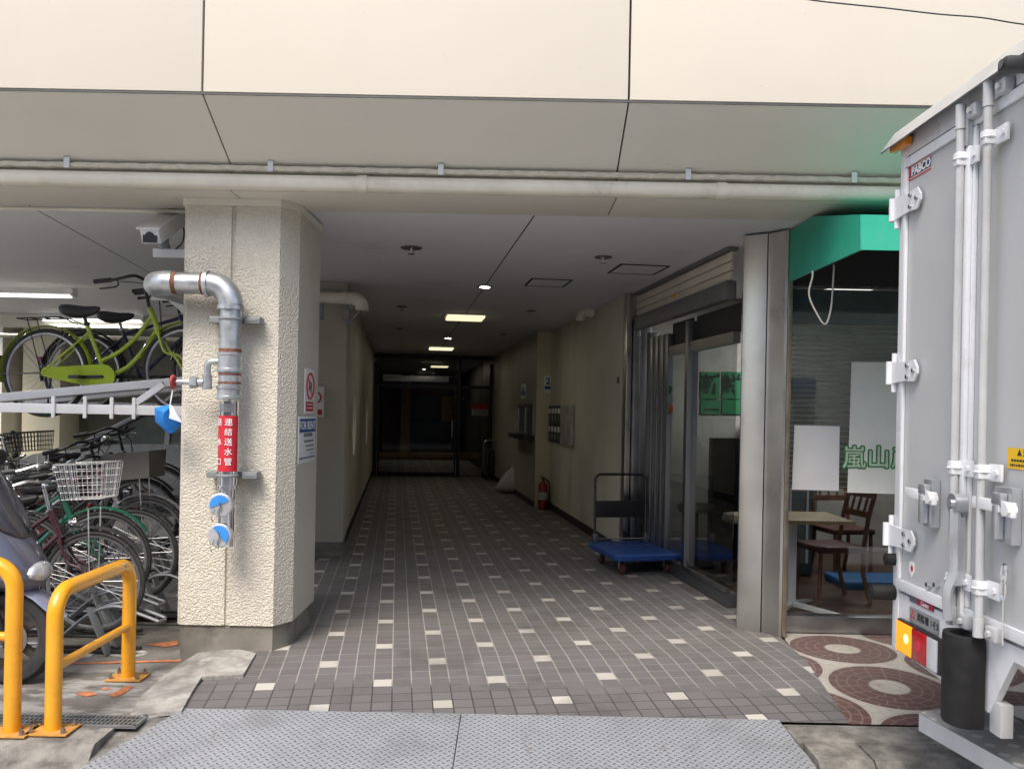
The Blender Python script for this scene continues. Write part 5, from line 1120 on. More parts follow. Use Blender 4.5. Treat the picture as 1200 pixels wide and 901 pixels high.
# reversing camera on the roof edge
c = tp(1190, 77, .09); m = MB(); m.box((c.x - .05, c.y - .04, c.z - .022), (c.x + .05, c.y + .02, c.z + .02), Matrix.Identity(4), .012); rc = m.build('reversing_camera', M_black, tk); m = MB(); m.cyl((c.x - .054, c.y - .01, c.z), (c.x - .0505, c.y - .01, c.z), .014, n=14); m.build('lens', pm('lens', (.05, .05, .07), .1), rc)
# wheels and cab, mostly hidden by the body
for xx in (2.95, 6.7):
    for yy in (YF - .16, YN + .16):
        m = MB(); m.lathe([(.2, -.11), (.34, -.11), (.37, -.08), (.37, .08), (.34, .11), (.2, .11)], Matrix.Translation((xx, yy, .20)) @ Matrix.Rotation(R(90), 4, 'X'), 26); w_ = m.build('wheel', M_rub2, tk); m = MB(); m.lathe([(.02, -.1), (.2, -.1), (.2, .1), (.02, .1)], Matrix.Translation((xx, yy, .20)) @ Matrix.Rotation(R(90), 4, 'X'), 20); m.build('rim', M_steeld, w_)
m = MB(); m.prism([(6.15, YN + .06, .3), (7.75, YN + .06, .3), (7.78, YN + .06, 1.1), (7.55, YN + .06, 2.0), (7.3, YN + .06, 2.1), (6.15, YN + .06, 2.1)], (0, YF - YN - .12, 0)); m.bevel(.05); m.build('cab', M_twhite, tk)
# ================================================================ bicycles
M_spoke = pm('spoke', (.30, .30, .31), .3, metal=1); M_tyre = pm('tyre', (.028, .027, .027), .8, var=.3, scale=30)
M_rimalu = pm('rim_alloy', (.45, .45, .46), .35, metal=.9, var=.1); M_saddle = pm('saddle_black', (.03, .03, .032), .5, var=.2, bump=.2, bscale=120)
M_dmetal = pm('dark_metal', (.05, .05, .052), .4, metal=.6); M_wire = pm('wire_bright', (.72, .72, .73), .28, metal=.8, var=.1)
MESH = {}
def wheel_meshes():
    if MESH: return
    m = MB(); m.lathe([(.312 + .0175 * math.cos(R(a)), .0175 * math.sin(R(a))) for a in range(0, 360, 45)], Matrix.Rotation(R(90), 4, 'X'), 40, closed=True)
    o = m.build('tyre', M_tyre); MESH['tyre'] = o.data; o.data.transform(Matrix.Translation(o.location)); bpy.data.objects.remove(o)
    m = MB(); m.lathe([(.298, -.012), (.298, .012), (.284, .010), (.278, 0), (.284, -.010)], Matrix.Rotation(R(90), 4, 'X'), 40, closed=True)
    o = m.build('rim', M_rimalu); MESH['rim'] = o.data; o.data.transform(Matrix.Translation(o.location)); bpy.data.objects.remove(o)
    m = MB()
    for k in range(28):
        a = 2 * math.pi * k / 28; s_ = 1 if k % 2 else -1; b = a + (.5 if k % 4 < 2 else -.5)
        m.tube([(.282 * math.cos(a), 0, .282 * math.sin(a)), (.022 * math.cos(b), .028 * s_, .022 * math.sin(b))], .0011, 3, caps=False)
    m.cyl((0, -.045, 0), (0, .045, 0), .017, n=10); m.lathe([(.0, -.03), (.026, -.03), (.026, -.025), (.0, -.025)], Matrix.Rotation(R(90), 4, 'X'), 12); m.lathe([(.0, .025), (.026, .025), (.026, .03), (.0, .03)], Matrix.Rotation(R(90), 4, 'X'), 12)
    o = m.build('spokes', M_spoke); MESH['spokes'] = o.data; o.data.transform(Matrix.Translation(o.location)); bpy.data.objects.remove(o)
def mkwheel(root, c):
    r_ = bpy.data.objects.new('wheel', MESH['rim']); COL.objects.link(r_); r_.parent = root; r_.location = c
    for k in ('tyre', 'spokes'):
        o = bpy.data.objects.new(k, MESH[k]); COL.objects.link(o); o.parent = r_
def basket(mb, c, lx, ly, h, taper=.8, nv=9, nh=5, r_=.0022):
    cx, cy, cz = c
    def ring(k):
        f = taper + (1 - taper) * k; return [(cx - lx / 2 * f, cy - ly / 2 * f, cz + h * k), (cx + lx / 2 * f, cy - ly / 2 * f, cz + h * k), (cx + lx / 2 * f, cy + ly / 2 * f, cz + h * k), (cx - lx / 2 * f, cy + ly / 2 * f, cz + h * k)]
    for i in range(nh + 1): mb.tube(ring(i / nh), r_ * (2 if i == nh else 1), 5, closed=True)
    a, b = ring(0), ring(1)
    for s_ in range(4):
        for k in range(nv):
            t_ = k / nv; mb.tube([Vector(a[s_]).lerp(Vector(a[(s_ + 1) % 4]), t_), Vector(b[s_]).lerp(Vector(b[(s_ + 1) % 4]), t_)], r_, 4, caps=False)
    for k in range(1, nv):
        t_ = k / nv; mb.tube([Vector(a[0]).lerp(Vector(a[1]), t_), Vector(a[3]).lerp(Vector(a[2]), t_)], r_, 4, caps=False)
    for k in range(1, 5): t_ = k / 5; mb.tube([Vector(a[0]).lerp(Vector(a[3]), t_), Vector(a[1]).lerp(Vector(a[2]), t_)], r_, 4, caps=False)
def bicycle(label, col, frame='step', bask=None, chaincase=True, bars=None, rackr=True, fend=None, group='bicycles parked in the bay', fork_mat=None, post=None):
    """local: faces +x, wheels touch z=0, origin under the bottom bracket"""
    wheel_meshes()
    t = thing('bicycle', label, 'bicycle', (0, 0, 0), 0, group)
    RW = .33; ra, fa = Vector((-.52, 0, RW)), Vector((.54, 0, RW)); bb = Vector((-.06, 0, .29)); ht, hb = Vector((.285, 0, .77)), Vector((.335, 0, .64)); st_ = Vector((-.20, 0, .68))
    P = col
    m = MB(); m.tube([ht + Vector((-.008, 0, .02)), hb + Vector((.008, 0, -.02))], .02, 12); m.tube([bb, st_], .0155, 10)
    if frame == 'step':
        m.tube(smoothed([ht + Vector((.01, 0, -.03)), Vector((.19, 0, .60)), Vector((.05, 0, .48)), bb.lerp(st_, .30)], 5), .015, 10)
        m.tube(smoothed([hb, Vector((.23, 0, .49)), Vector((.10, 0, .36)), bb], 5), .0165, 10)
    elif frame == 'mixte':
        m.tube([ht, bb.lerp(st_, .55)], .014, 10); m.tube([hb, bb], .0165, 10)
    else:
        m.tube([ht, st_ + Vector((.01, 0, -.04))], .0145, 10); m.tube([hb, bb], .0165, 10)
    for s_ in (-1, 1): m.tube([bb + Vector((-.02, s_ * .03, 0)), ra + Vector((0, s_ * .06, 0))], .009, 8); m.tube([st_ + Vector((.02, s_ * .016, -.06)), ra + Vector((0, s_ * .06, 0))], .008, 8)
    m.cyl(bb + Vector((0, -.035, 0)), bb + Vector((0, .035, 0)), .02, n=12); m.build('frame', P, t, 40)
    m = MB(); cw = hb + Vector((.018, 0, -.04))
    for s_ in (-1, 1): m.tube(smoothed([cw + Vector((0, s_ * .035, 0)), cw + Vector((.05, s_ * .05, -.13)), fa + Vector((-.06, s_ * .052, .10)), fa + Vector((0, s_ * .052, 0))], 4), .0105, 8)
    m.bar(cw + Vector((0, -.045, 0)), cw + Vector((0, .045, 0)), .03, .03); m.build('fork', fork_mat or P, t, 40)
    mkwheel(t, ra); mkwheel(t, fa)
    fm = fend or P
    def fender(c, a0, a1):
        m = MB(); n = 18; rows = []
        for i in range(n + 1):
            a = R(a0 + (a1 - a0) * i / n); rows.append([(c.x + r_ * math.cos(a), y, c.z + r_ * math.sin(a)) for r_, y in ((.345, -.028), (.356, -.014), (.358, 0), (.356, .014), (.345, .028), (.349, .012), (.352, 0), (.349, -.012))])
        m.loft(rows); m.build('fender', fm, t)
    fender(ra, 5, 190); fender(fa, 30, 165)
    for c, az in ((ra, (60, 130, 180)), (fa, (45,))):
        m = MB()
        for a in az:
            for s_ in (-1, 1): m.tube([c + Vector((0, s_ * .055, 0)), c + Vector((.35 * math.cos(R(a)), s_ * .03, .35 * math.sin(R(a))))], .0025, 4)
        m.build('fender_stay', M_spoke, t)
    m = MB(); se = st_ + (st_ - bb).normalized() * .085; m.cyl(st_, se, .0125, n=10); m.cyl(st_ + Vector((0, 0, -.01)), st_ + Vector((-.003, 0, .015)), .02, n=10); sp_ = m.build('seat_post', post or M_chrome, t)
    m = MB(); S_ = se + Vector((-.01, 0, .03)); rows = []
    for x, w_, h_, z in ((.135, .012, .014, .012), (.10, .024, .05, .002), (.03, .042, .07, -.008), (-.04, .085, .085, -.006), (-.09, .105, .085, .002), (-.125, .09, .07, .01), (-.138, .05, .035, .022)):
        rows.append([S_ + Vector((x, w_ * math.cos(R(a)), z + h_ * .5 * math.sin(R(a)) - (.012 if 200 < a < 340 else 0))) for a in range(0, 360, 30)])
    m.loft(rows); m.build('saddle', M_saddle, t, 60)
    m = MB(); stem = ht + Vector((-.012, 0, .03)); top = ht + Vector((-.045, 0, .19)); m.tube([stem, top], .0125, 10); bm_ = bars or M_chrome
    m.tube([top, top + Vector((.05, 0, .005))], .014, 8)
    hp = [top + Vector((-.20, -.29, -.01)), top + Vector((-.08, -.28, .0)), top + Vector((.03, -.22, .035)), top + Vector((.055, -.10, .02)), top + Vector((.05, 0, .005)), top + Vector((.055, .10, .02)), top + Vector((.03, .22, .035)), top + Vector((-.08, .28, .0)), top + Vector((-.20, .29, -.01))]
    m.tube(smoothed(hp, 5), .0112, 8); hbar = m.build('handlebar', bm_, t, 40)
    for s_ in (-1, 1): m = MB(); m.cyl(top + Vector((-.22, s_ * .291, -.012)), top + Vector((-.10, s_ * .283, -.001)), .0165, n=10); m.build('grip', M_black, hbar)
    m = MB()
    for s_ in (-1, 1): m.tube(smoothed([top + Vector((-.06, s_ * .27, -.005)), top + Vector((-.07, s_ * .265, -.045)), top + Vector((-.19, s_ * .275, -.06))], 4), .006, 6); m.tube(smoothed([top + Vector((-.05, s_ * .26, -.01)), top + Vector((.10, s_ * .12, -.02)), top + Vector((.11, 0, -.10)), hb + Vector((.03, 0, -.02))], 4), .003, 5)
    m.ball(top + Vector((-.03, .2, .035)), .024, n=10); m.build('brake_lever', M_dmetal, hbar)
    m = MB(); m.cyl(bb + Vector((0, -.06, 0)), bb + Vector((0, .06, 0)), .012, n=8); m.lathe([(.07, -.003), (.085, -.003), (.085, .003), (.07, .003)], Matrix.Translation(bb + Vector((0, -.047, 0))) @ Matrix.Rotation(R(90), 4, 'X'), 20, closed=True)
    m.bar(bb + Vector((0, -.062, 0)), bb + Vector((-.165, -.066, .0)), .012, .022); m.bar(bb + Vector((0, .062, 0)), bb + Vector((.165, .066, .0)), .012, .022); ck = m.build('crank', M_dmetal, t)
    for pa, pb in (((-.205, -.155, -.012), (-.125, -.075, .012)), ((.125, .075, -.012), (.205, .155, .012))): m = MB(); m.box(bb + Vector(pa), bb + Vector(pb), bev=.004); m.build('pedal', M_black, ck)
    if chaincase:
        m = MB(); pts = [bb + Vector((.092 * math.cos(R(a)), 0, .092 * math.sin(R(a)))) for a in range(-100, 101, 20)] + [ra + Vector((.03 + .034 * math.cos(R(a)), 0, .034 * math.sin(R(a)) + .004)) for a in range(100, 261, 40)]
        m.prism([p + Vector((0, -.058, 0)) for p in pts], (0, .016, 0)); m.bevel(.005); cc_ = m.build('chain_case', P, t)
        m = MB(); m.lathe([(.048, 0), (.058, -.004), (.066, 0)], Matrix.Translation(bb + Vector((0, -.059, 0))) @ Matrix.Rotation(R(90), 4, 'X'), 24, closed=True); m.build('ring', P, cc_)
    if rackr:
        m = MB(); z = .735
        for s_ in (-1, 1): m.tube([Vector((-.24, s_ * .05, z - .06)), Vector((-.36, s_ * .06, z)), Vector((-.70, s_ * .06, z))], .005, 6); m.tube([Vector((-.62, s_ * .06, z)), ra + Vector((0, s_ * .065, 0))], .0045, 6)
        for x in (-.40, -.50, -.60, -.70): m.tube([(x, -.06, z), (x, .06, z)], .004, 6)
        m.build('carrier', M_dmetal, t)
    m = MB(); m.box((-.885, -.018, .40), (-.868, .018, .47), bev=.004); m.build('reflector', M_red if not rackr else M_dmetal, t)
    if frame != 'dia': m = MB(); m.tube(smoothed([ra + Vector((.0, .07, -.01)), ra + Vector((-.05, .10, -.20)), ra + Vector((-.06, .13, -.32))], 4), .008, 6); m.build('stand', M_dmetal, t)
    if bask:
        kind, bmat = bask
        c = (.50, 0, .80); m = MB()
        if kind == 'wire': basket(m, (.535, 0, .865), .31, .27, .22)
        elif kind == 'mesh': basket(m, (.46, 0, .84), .27, .25, .15, .9, 10, 4, .0034)
        else:
            a = [(.34, -.13), (.66, -.13), (.66, .13), (.34, .13)]
            m.loft([[(x, y, .80) for x, y in a], [(.5 + (x - .5) * 1.15, y * 1.15, 1.0) for x, y in a], [(.5 + (x - .5) * 1.1, y * 1.1, 1.0) for x, y in a], [(.5 + (x - .5) * .95, y * .95, .81) for x, y in a]]); m.bevel(.008)
        bk = m.build('basket', bmat, t)
        m = MB()
        for s_ in (-1, 1): m.tube([fa + Vector((0, s_ * .06, 0)), Vector((.56, s_ * .08, .80))], .004, 5)
        m.tube([ht + Vector((.01, 0, .06)), Vector((.34, 0, .86))], .008, 6); m.build('basket_stay', M_wire, bk)
        m = MB(); m.lathe([(.0, 0), (.03, 0), (.034, .03), (.026, .055), (0, .06)], Matrix.Translation((.42, .06, .70)) @ Matrix.Rotation(R(-90), 4, 'Y'), 14); m.build('headlight', M_chrome, t)
    return t
def aim(o, rear=None, front=None, lean=0, at_front=None, yaw=0, pitch=0):
    """rear / front: world position of an axle"""
    Rm = Matrix.Rotation(yaw, 4, 'Z') @ Matrix.Rotation(-pitch, 4, 'Y') @ Matrix.Rotation(lean, 4, 'X')
    loc = Vector((-.52, 0, .33)) if rear is not None else Vector((.54, 0, .33))
    o.rotation_euler = Rm.to_euler(); o.location = (rear if rear is not None else front) - Rm.to_3x3() @ loc
P_green = pm('lime_paint', (.34, .46, .015), .3, var=.08, coat=.5); P_maroon = pm('maroon_paint', (.05, .012, .018), .25, var=.1, coat=.5); P_dgreen = pm('dark_green_paint', (.012, .10, .062), .3, coat=.5)
P_black = pm('black_paint', (.025, .025, .027), .3, coat=.3); P_red = pm('red_paint', (.30, .045, .03), .35, coat=.4); P_silver = pm('silver_paint', (.42, .43, .44), .3, metal=.7); P_navy = pm('navy_paint', (.012, .016, .06), .3, coat=.4); P_brown = pm('brown_paint', (.12, .06, .03), .35)
M_fab = pm('basket_fabric', (.16, .15, .135), .9, bump=.5, bscale=200)
b = bicycle('lime green step through bicycle up on the white upper rack', P_green, 'step', None, True, M_dmetal, post=M_dmetal); aim(b, rear=atY(54, 437, 6.35), pitch=R(2.2), yaw=R(-3))
b = bicycle('navy bicycle with black saddle on the upper rack behind the lime green one', P_navy, 'dia', None, False, M_dmetal, rackr=False, fend=M_black); aim(b, rear=atY(98, 437, 7.0), pitch=R(2))
b = bicycle('maroon bicycle with a bright wire basket, nearest of the bicycles on the ground', P_maroon, 'mixte', ('wire', M_wire), False, M_chrome, fend=P_black); aim(b, front=atY(110, 682, 5.42), pitch=R(3))
b = bicycle('dark green bicycle just behind the maroon one with the wire basket', P_dgreen, 'mixte', None, True, M_chrome, fend=P_dgreen); aim(b, front=atY(120, 655, 5.78), pitch=R(3), yaw=R(3))
b = bicycle('black bicycle with dark handlebars whose front wheel shows beside the column', P_black, 'mixte', None, False, M_dmetal, fend=P_black); aim(b, front=atY(156, 650, 6.1), pitch=R(6))
b = bicycle('silver bicycle with a grey fabric basket beside the column', P_silver, 'step', ('fabric', M_fab), True, M_dmetal, fend=P_silver); aim(b, front=atY(172, 632, 6.5), pitch=R(6), yaw=R(-2))
b = bicycle('red framed bicycle with slim tyres deeper in the row by the column', P_red, 'dia', None, False, M_dmetal, rackr=False, fend=P_black); aim(b, front=atY(163, 607, 6.85), pitch=R(10))
b = bicycle('brown bicycle with a chain guard partly behind the column', P_brown, 'mixte', None, True, M_dmetal, fend=P_black); aim(b, front=atY(184, 590, 7.3), pitch=R(5), yaw=R(-3))
b = bicycle('black bicycle with an oval black basket toward the left edge', P_black, 'mixte', ('mesh', M_dmetal), True, M_chrome, fend=P_black); aim(b, front=atY(52, 600, 7.0), pitch=R(5))
b = bicycle('red brown bicycle between the scooter and the dark green bicycle', P_red, 'step', None, True, M_chrome, fend=P_black); aim(b, front=atY(62, 640, 6.2), pitch=R(4), yaw=R(4))
b = bicycle('silver bicycle with plain handlebars at the left edge behind the scooter', P_silver, 'dia', None, False, M_chrome, fend=P_black); aim(b, front=atY(30, 660, 5.75), pitch=R(2), yaw=R(-4))

# ---- ground racks with inclined channels
rk = thing('floor_rack', 'grey tubular bicycle rack holding the maroon front wheel', 'rack', (0, 0, 0), 0, 'grey floor racks')
m = MB()
for s_ in (-1, 1): m.tube(smoothed([(-.62, s_ * .045, .03), (-.30, s_ * .045, .05), (-.05, s_ * .05, .24), (.12, s_ * .05, .30), (.26, s_ * .05, .26), (.40, s_ * .05, .21)], 4), .0115, 8)
m.tube([(.40, -.05, .21), (.415, 0, .205), (.40, .05, .21)], .0115, 8); m.tube([(-.62, -.045, .03), (-.62, .045, .03)], .0125, 8); m.build('wheel_rail', pm('rack_tube', (.24, .25, .27), .45, metal=.6, var=.15, scale=20), rk)
m = MB(); m.bar((-.02, -.075, .29), (.10, -.075, .004), .012, .085, up=(0, 1, 0), bev=.003); m.bar((-.02, .075, .29), (.10, .075, .004), .012, .085, up=(0, 1, 0), bev=.003); m.build('upright', pm('rack_grey', (.27, .29, .30), .45, metal=.4, var=.1), rk)
m = MB(); m.box((-.75, -.06, .0), (.25, -.03, .022)); m.box((-.75, .03, .0), (.25, .06, .022)); m.build('floor_rail', M_dmetal, rk)
RL = ['grey tubular bicycle rack holding the maroon front wheel', 'grey bicycle rack under the black front wheel beside the column', 'raised grey bicycle rack beside the column under the red bicycle', 'grey bicycle rack under the dark green bicycle']
for i, (x, y, Y, dz, dx) in enumerate(((112, 743, 5.42, 0, .02), (166, 704, 6.1, .07, .06), (180, 665, 6.85, .22, .0), (120, 720, 5.78, .02, .0))):
    o = rk if i == 0 else copy_tree(rk); c = atY(x, y, Y); o.location = (c.x + dx, Y, -.062 + dz); o['label'] = RL[i]
    if i == 2:
        o.location.z = -.062 + dz
# ---- upper rack
ur = thing('upper_rack', 'white steel upper deck bicycle rack with sloping channels behind the column', 'rack', (-3, 6.3, 1.45))
m = MB()
rl = 6.02
p0_, p1_ = atY(0, 478, rl), atY(212, 479, rl)
m.box((-8.4, rl - .03, p0_.z - .03), (-2.15, rl + .03, p0_.z + .038), bev=.006); m.box((-8.4, 7.55, p0_.z - .02), (-2.15, 7.61, p0_.z + .06), bev=.006); m.build('beam', M_white, ur)
z_ = p0_.z
for k, (px, py, Y) in enumerate(((100, 0, 6.25), (0, 0, 6.9))):
    m = MB(); rA, rB = atY(-20, 478.5, 6.2), atY(205, 447, 6.2); off = Y - 6.2
    for s_ in (0, .17): m.bar(rA + Vector((-1.2, off + s_, -.06)), rB + Vector((.25, off + s_, .03)), .02, .06, bev=.003)
    m.bar(rA + Vector((-1.2, off + .085, -.085)), rB + Vector((.25, off + .085, .005)), .15, .012); m.build('wheel_channel', M_white, ur)
for px in (66, 103, 134, 160):
    x = atY(px, 470, rl).x; m = MB(); m.box((x - .012, rl - .045, z_ - .06), (x + .012, rl - .031, z_ + .09), bev=.002); m.build('clip', M_white, ur)
for pa, pb, w_, h_ in ((atY(160, 472, 6.1), atY(192, 450, 6.1), .03, .045), (atY(193, 343, 6.3), atY(222, 368, 6.3), .03, .05), (atY(178, 350, 6.3), atY(225, 350, 6.3), .03, .03)):
    m = MB(); m.bar(pa, pb, w_, h_); m.build('brace', M_white, ur)
for x in (-2.25, -6.2):
    m = MB(); m.box((x - .035, 7.3, -.064), (x + .035, 7.37, 2.5), bev=.004); m.build('post', M_white, ur)
m = MB(); m.box((-2.36, 7.2, -.063), (-2.14, 7.42, -.055)); m.build('foot_plate', M_white, ur)
m = MB(); m.box((-6.3, 7.2, -.063), (-6.1, 7.42, -.055)); m.build('foot_plate', M_white, ur)
# rear conduits and strip lamps over the parking bay
for lab_, Y, xa, xb, y0, gr in (('near fluorescent batten lamp on the parking ceiling', 8.0, -20, 86, 345, None), ('far fluorescent batten lamp on the parking ceiling', 10.9, 50, 166, 374, None)):
    A_, B_ = atY(xa, y0, Y), atY(xb, y0 + 1, Y); z = 2.70
    A_ = atZ(xa, y0, 2.72); B_ = atZ(xb, y0 + 1.5, 2.72)
    o = thing('batten_lamp', lab_, 'lamp', (A_ + B_) / 2, 0, 'batten lamps over the bicycles')
    m = MB(); m.box((A_.x, A_.y - .05, 2.735), (B_.x, A_.y + .05, 2.80)); m.prism([(B_.x - .03, A_.y - .09, 2.735), (B_.x - .03, A_.y, 2.70), (B_.x - .03, A_.y + .09, 2.735)], (.03, 0, 0)); m.build('housing', M_white, o)
    m = MB(); m.cyl((A_.x, A_.y, 2.712), (B_.x - .04, A_.y, 2.712), .016, n=10); m.build('tube', emit('batten_tube', (1, 1, .94), 1.2), o)
    ld = bpy.data.lights.new('tube_light', 'AREA'); ld.shape = 'RECTANGLE'; ld.size = 1.2; ld.size_y = .1; ld.energy = 14; ld.color = (1, .97, .88); lo = bpy.data.objects.new('tube_light', ld); COL.objects.link(lo); lo.parent = o; lo.location = (0, 0, -.06)
m = MB(); A_ = atY(0, 392, 9.5); m.cyl((-8.5, 9.5, A_.z), (-2.3, 9.5, A_.z - .02), .022, n=10); tag(m.build('conduit', M_pvc), 'thin horizontal pipe under the parking ceiling behind the green bicycle', 'conduit')

# ---- scooter at the left edge
sct = thing('motor_scooter', 'pale blue motor scooter with clear headlight behind the left yellow barrier', 'scooter', (0, 0, 0))
fc = atY(14, 747, 4.78); RWs = .26
def L(x, y, z): return Vector((fc.x - .62 + x, fc.y + y, z - .064))
M_lilac = pm('lilac_paint', (.25, .265, .36), .22, var=.05, metal=.3, coat=.6); M_vis = pm('smoke_plastic', (.045, .045, .055), .15, var=.1, coat=.6)
for xx in (.62, -.62):
    m = MB(); Mw = Matrix.Translation(L(xx, 0, RWs)) @ Matrix.Rotation(R(90), 4, 'X')
    m.lathe([(.178, -.04), (.205, -.05), (.24, -.046), (.26, -.02), (.262, 0), (.26, .02), (.24, .046), (.205, .05), (.178, .04)], Mw, 36, closed=True); ty = m.build('wheel', M_rubber, sct)
    m = MB(); m.lathe([(.165, -.035), (.18, -.035), (.18, .035), (.165, .035)], Mw, 30, closed=True); m.cyl(L(xx, -.05, RWs), L(xx, .05, RWs), .035, n=14)
    for k in range(5):
        a = R(72 * k + 20); m.bar(L(xx, 0, RWs) + Vector((.02 * math.cos(a), 0, .02 * math.sin(a))), L(xx, 0, RWs) + Vector((.172 * math.cos(a + .25), 0, .172 * math.sin(a + .25))), .04, .04, up=(0, 1, 0), bev=.005)
    m.build('rim', pm('bronze_rim', (.10, .085, .075), .35, metal=.6, var=.1), ty)
    m = MB(); m.lathe([(.06, .042), (.11, .042), (.11, .046), (.06, .046)], Mw, 24, closed=True); m.build('brake_disc', M_steeld, ty)
m = MB(); rows = []
for a in range(20, 150, 12):
    c = L(.62, 0, RWs); w_ = .075 if 40 < a < 140 else .055
    rows.append([(c.x + r_ * math.cos(R(a)), c.y + y, c.z + r_ * math.sin(R(a))) for r_, y in ((.272, -w_), (.295, -w_ * .7), (.305, 0), (.295, w_ * .7), (.272, w_), (.285, w_ * .6), (.293, 0), (.285, -w_ * .6))])
m.loft(rows); m.prism([L(.70, -.03, .50), L(.93, -.012, .37), L(.93, .012, .37), L(.70, .03, .50)], (0, 0, .018)); m.build('front_fender', M_lilac, sct)
def sec(x, zb, zt, w_, k=.75): return [L(x, w_ * math.cos(R(a)) * (1 if abs(math.cos(R(a))) < .8 else 1), zb + (zt - zb) * (.5 + .5 * math.sin(R(a)))) for a in range(0, 360, 30)]
m = MB(); m.loft([sec(.80, .56, .62, .04), sec(.76, .52, .72, .13), sec(.68, .50, .84, .20), sec(.56, .50, .98, .23), sec(.45, .55, 1.02, .21), sec(.38, .62, 1.0, .16)]); m.build('front_cowl', pm('cowl_grey', (.12, .125, .17), .2, var=.06, metal=.3, coat=.7), sct, 50, 1)
m = MB(); m.loft([sec(.70, .80, .84, .05), sec(.64, .80, .96, .14), sec(.54, .86, 1.14, .19), sec(.46, .95, 1.24, .17), sec(.42, 1.05, 1.26, .12)]); m.build('visor', M_vis, sct, 50, 1)
m = MB(); m.loft([sec(.815, .60, .64, .03), sec(.80, .57, .68, .11), sec(.74, .57, .70, .15)]); m.build('headlight', pm('lamp_clear', (.55, .58, .62), .06, metal=.4, var=.2, scale=30, coat=1), sct, 50, 1)
m = MB(); m.loft([sec(.40, .26, .95, .18), sec(.30, .26, .60, .19), sec(.10, .24, .32, .19), sec(-.15, .24, .34, .18), sec(-.30, .28, .70, .17), sec(-.70, .42, .76, .14), sec(-.95, .58, .74, .07)]); m.build('body', M_lilac, sct, 50, 1)
m = MB(); m.loft([sec(-.10, .72, .76, .10), sec(-.25, .73, .82, .15), sec(-.60, .75, .86, .14), sec(-.85, .76, .84, .09)]); m.build('seat', M_saddle, sct, 50, 1)
m = MB(); m.tube(smoothed([L(.26, -.34, 1.02), L(.32, -.2, 1.06), L(.36, 0, 1.05), L(.32, .2, 1.06), L(.26, .34, 1.02)]), .013, 8)
for s_ in (-1, 1): m.cyl(L(.27, s_ * .23, 1.05), L(.24, s_ * .36, 1.01), .019, n=10); m.tube([L(.33, s_ * .2, 1.06), L(.34, s_ * .3, 1.20)], .006, 6)
m.build('handlebar', M_black, sct)
for s_ in (-1, 1): m = MB(); m.ball(L(.33, s_ * .34, 1.24), .06, sx=.3, sy=1.2, sz=.8, n=14); m.build('mirror', M_black, sct)
m = MB()
for s_ in (-1, 1): m.cyl(L(.62, s_ * .075, RWs), L(.52, s_ * .075, .56), .022, n=10)
m.build('fork', M_dmetal, sct)
m = MB(); m.tube(smoothed([L(-.1, .1, .1), L(-.1, .14, .02)], 3), .012, 6); m.box(L(-.5, .1, .2), L(-.3, .18, .4)); m.build('engine', M_dmetal, sct)
sct_c = [sct]
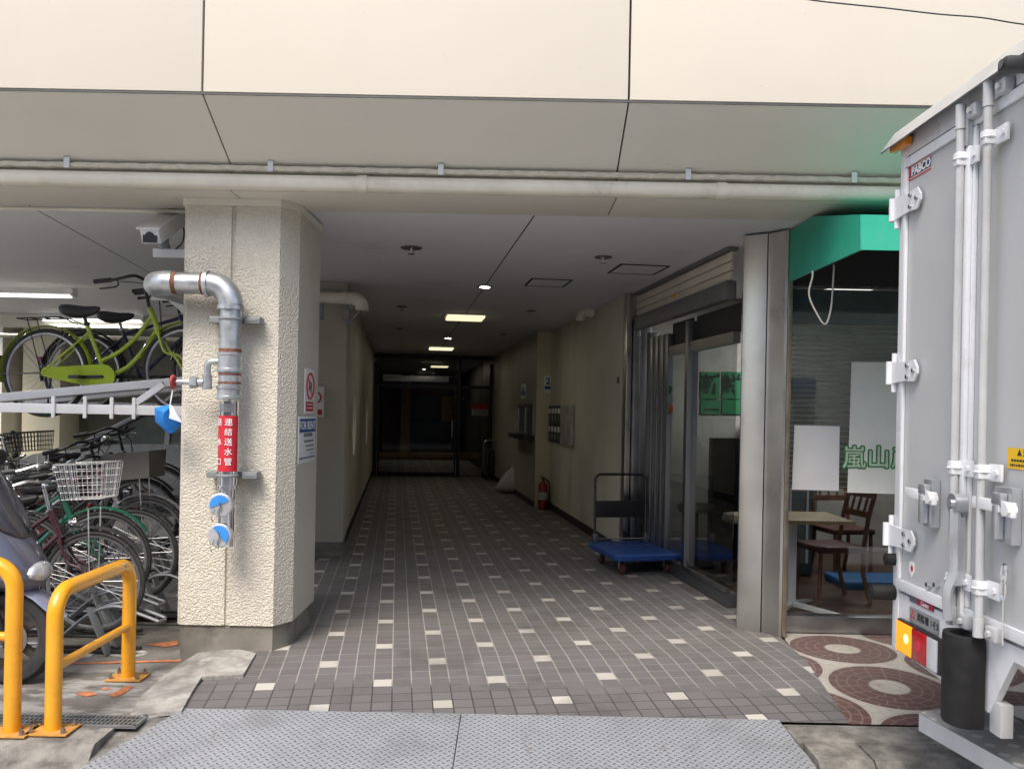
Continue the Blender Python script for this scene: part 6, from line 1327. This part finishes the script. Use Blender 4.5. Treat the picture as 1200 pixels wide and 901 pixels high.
# ---- cars at the back of the bay
def car(label, col, origin, length, w, roof, dirx, hood=.95):
    """side-on car; local x runs from nose to tail along dirx"""
    t = thing('parked_car', label, 'car', origin, 0, 'cars behind the bicycles')
    o = Vector(origin)
    def Q(x, y, z): return o + Vector((dirx * x, y, z))
    prof = [(.02, .30), (.0, .55), (.08, .72), (.35, .84), (1.02, hood), (1.25, 1.0)] + [(length * .55, 1.02), (length - .5, 1.02), (length - .05, .95), (length, .55), (length - .05, .30)]
    wx = (.80, length - .75)
    arch = []
    for c_ in (wx[1], wx[0]): arch += [(c_ + .36 * math.cos(R(a)), .30 + .36 * math.sin(R(a))) for a in range(0, 181, 20)]
    m = MB(); m.prism([Q(x, -w / 2, z) for x, z in prof + arch], (0, w, 0)); m.bevel(.035); bd = m.build('body', col, t, 40)
    gh = [(.98, .96), (1.85, roof - .05), (2.25, roof), (length - .9, roof - .02), (length - .15, 1.0)]
    ins = .12
    def ring(y, k): return [Q(x, y, z) for x, z in gh]
    m = MB(); m.loft([[Q(x, -w / 2 + (.05 if z < 1.1 else ins + .03), z - .012) for x, z in gh], [Q(x, w / 2 - (.05 if z < 1.1 else ins + .03), z - .012) for x, z in gh]]); m.build('glasshouse', pm('car_glass', (.035, .05, .045), .05, spec=.8, var=.1), t)
    for s_ in (-1, 1):
        m = MB(); pts = [Q(x, s_ * (w / 2 - (.045 if z < 1.1 else ins)), z) for x, z in gh]
        m.tube(pts[:3], [.045, .035, .04], 6); m.tube(pts[2:], .04, 6); m.bar(Q(length * .56, s_ * (w / 2 - .05), 1.0), Q(length * .56, s_ * (w / 2 - ins), roof - .03), .07, .03); m.build('pillar_frame', col, t)
    m = MB(); m.prism([Q(x, -w / 2 + ins, z + .004) for x, z in gh[1:4]] + [Q(x, -w / 2 + ins, z - .03) for x, z in gh[1:4]][::-1], (0, w - 2 * ins, 0)); m.build('roof', col, t)
    for xx in wx:
        for yy in (-w / 2 + .09, w / 2 - .09):
            Mw = Matrix.Translation(Q(xx, yy, .30)) @ Matrix.Rotation(R(90), 4, 'X'); m = MB(); m.lathe([(.19, -.09), (.28, -.09), (.305, -.06), (.305, .06), (.28, .09), (.19, .09)], Mw, 28, closed=True); w_ = m.build('wheel', M_rubber, t)
            m = MB(); m.lathe([(.03, -.07), (.19, -.085), (.192, .085), (.03, .07)], Mw, 20, closed=True)
            for k in range(10): a = R(36 * k); m.bar(Q(xx, yy - .08, .30), Q(xx + .18 * math.cos(a), yy - .085, .30 + .18 * math.sin(a)), .03, .02, up=(0, 1, 0))
            m.build('rim', M_rimalu, w_)
    for yy in (-w / 2 + .18, w / 2 - .18): m = MB(); m.ball(Q(.16, yy, .70), .12, sx=.9, sy=.8, sz=.55); m.build('headlight', pm('lamp_clear', (.55, .58, .62), .06), t)
    for s_ in (-1, 1): m = MB(); m.ball(Q(1.42, s_ * (w / 2 + .06), 1.06), .10, sx=.6, sy=1, sz=.75); m.build('mirror', col, t)
    m = MB(); m.box(Q(1.28, -w / 2 - .004, .42) if dirx > 0 else Q(1.29, -w / 2 - .004, .42), Q(1.29, -w / 2 + .01, .98)); m.build('door_gap', M_dark, bd)
    m = MB(); m.box(Q(.06 if dirx > 0 else .06, -.35, .45), Q(-.01, .35, .6)); m.build('grille', M_black, bd)
    return t
cx0 = atY(75, 545, 12.2).x - .8
car('grey hatchback car behind the parked bicycles facing left', pm('car_grey', (.20, .205, .21), .25, metal=.6, var=.04, coat=.7), (cx0, 13.0, -.064), 4.0, 1.6, 1.50, 1)
car('white car behind the grey hatchback in the parking bay', pm('car_white', (.62, .63, .62), .25, var=.04, coat=.6), (atY(70, 500, 15.0).x, 15.9, -.064), 3.8, 1.5, 1.8, 1)
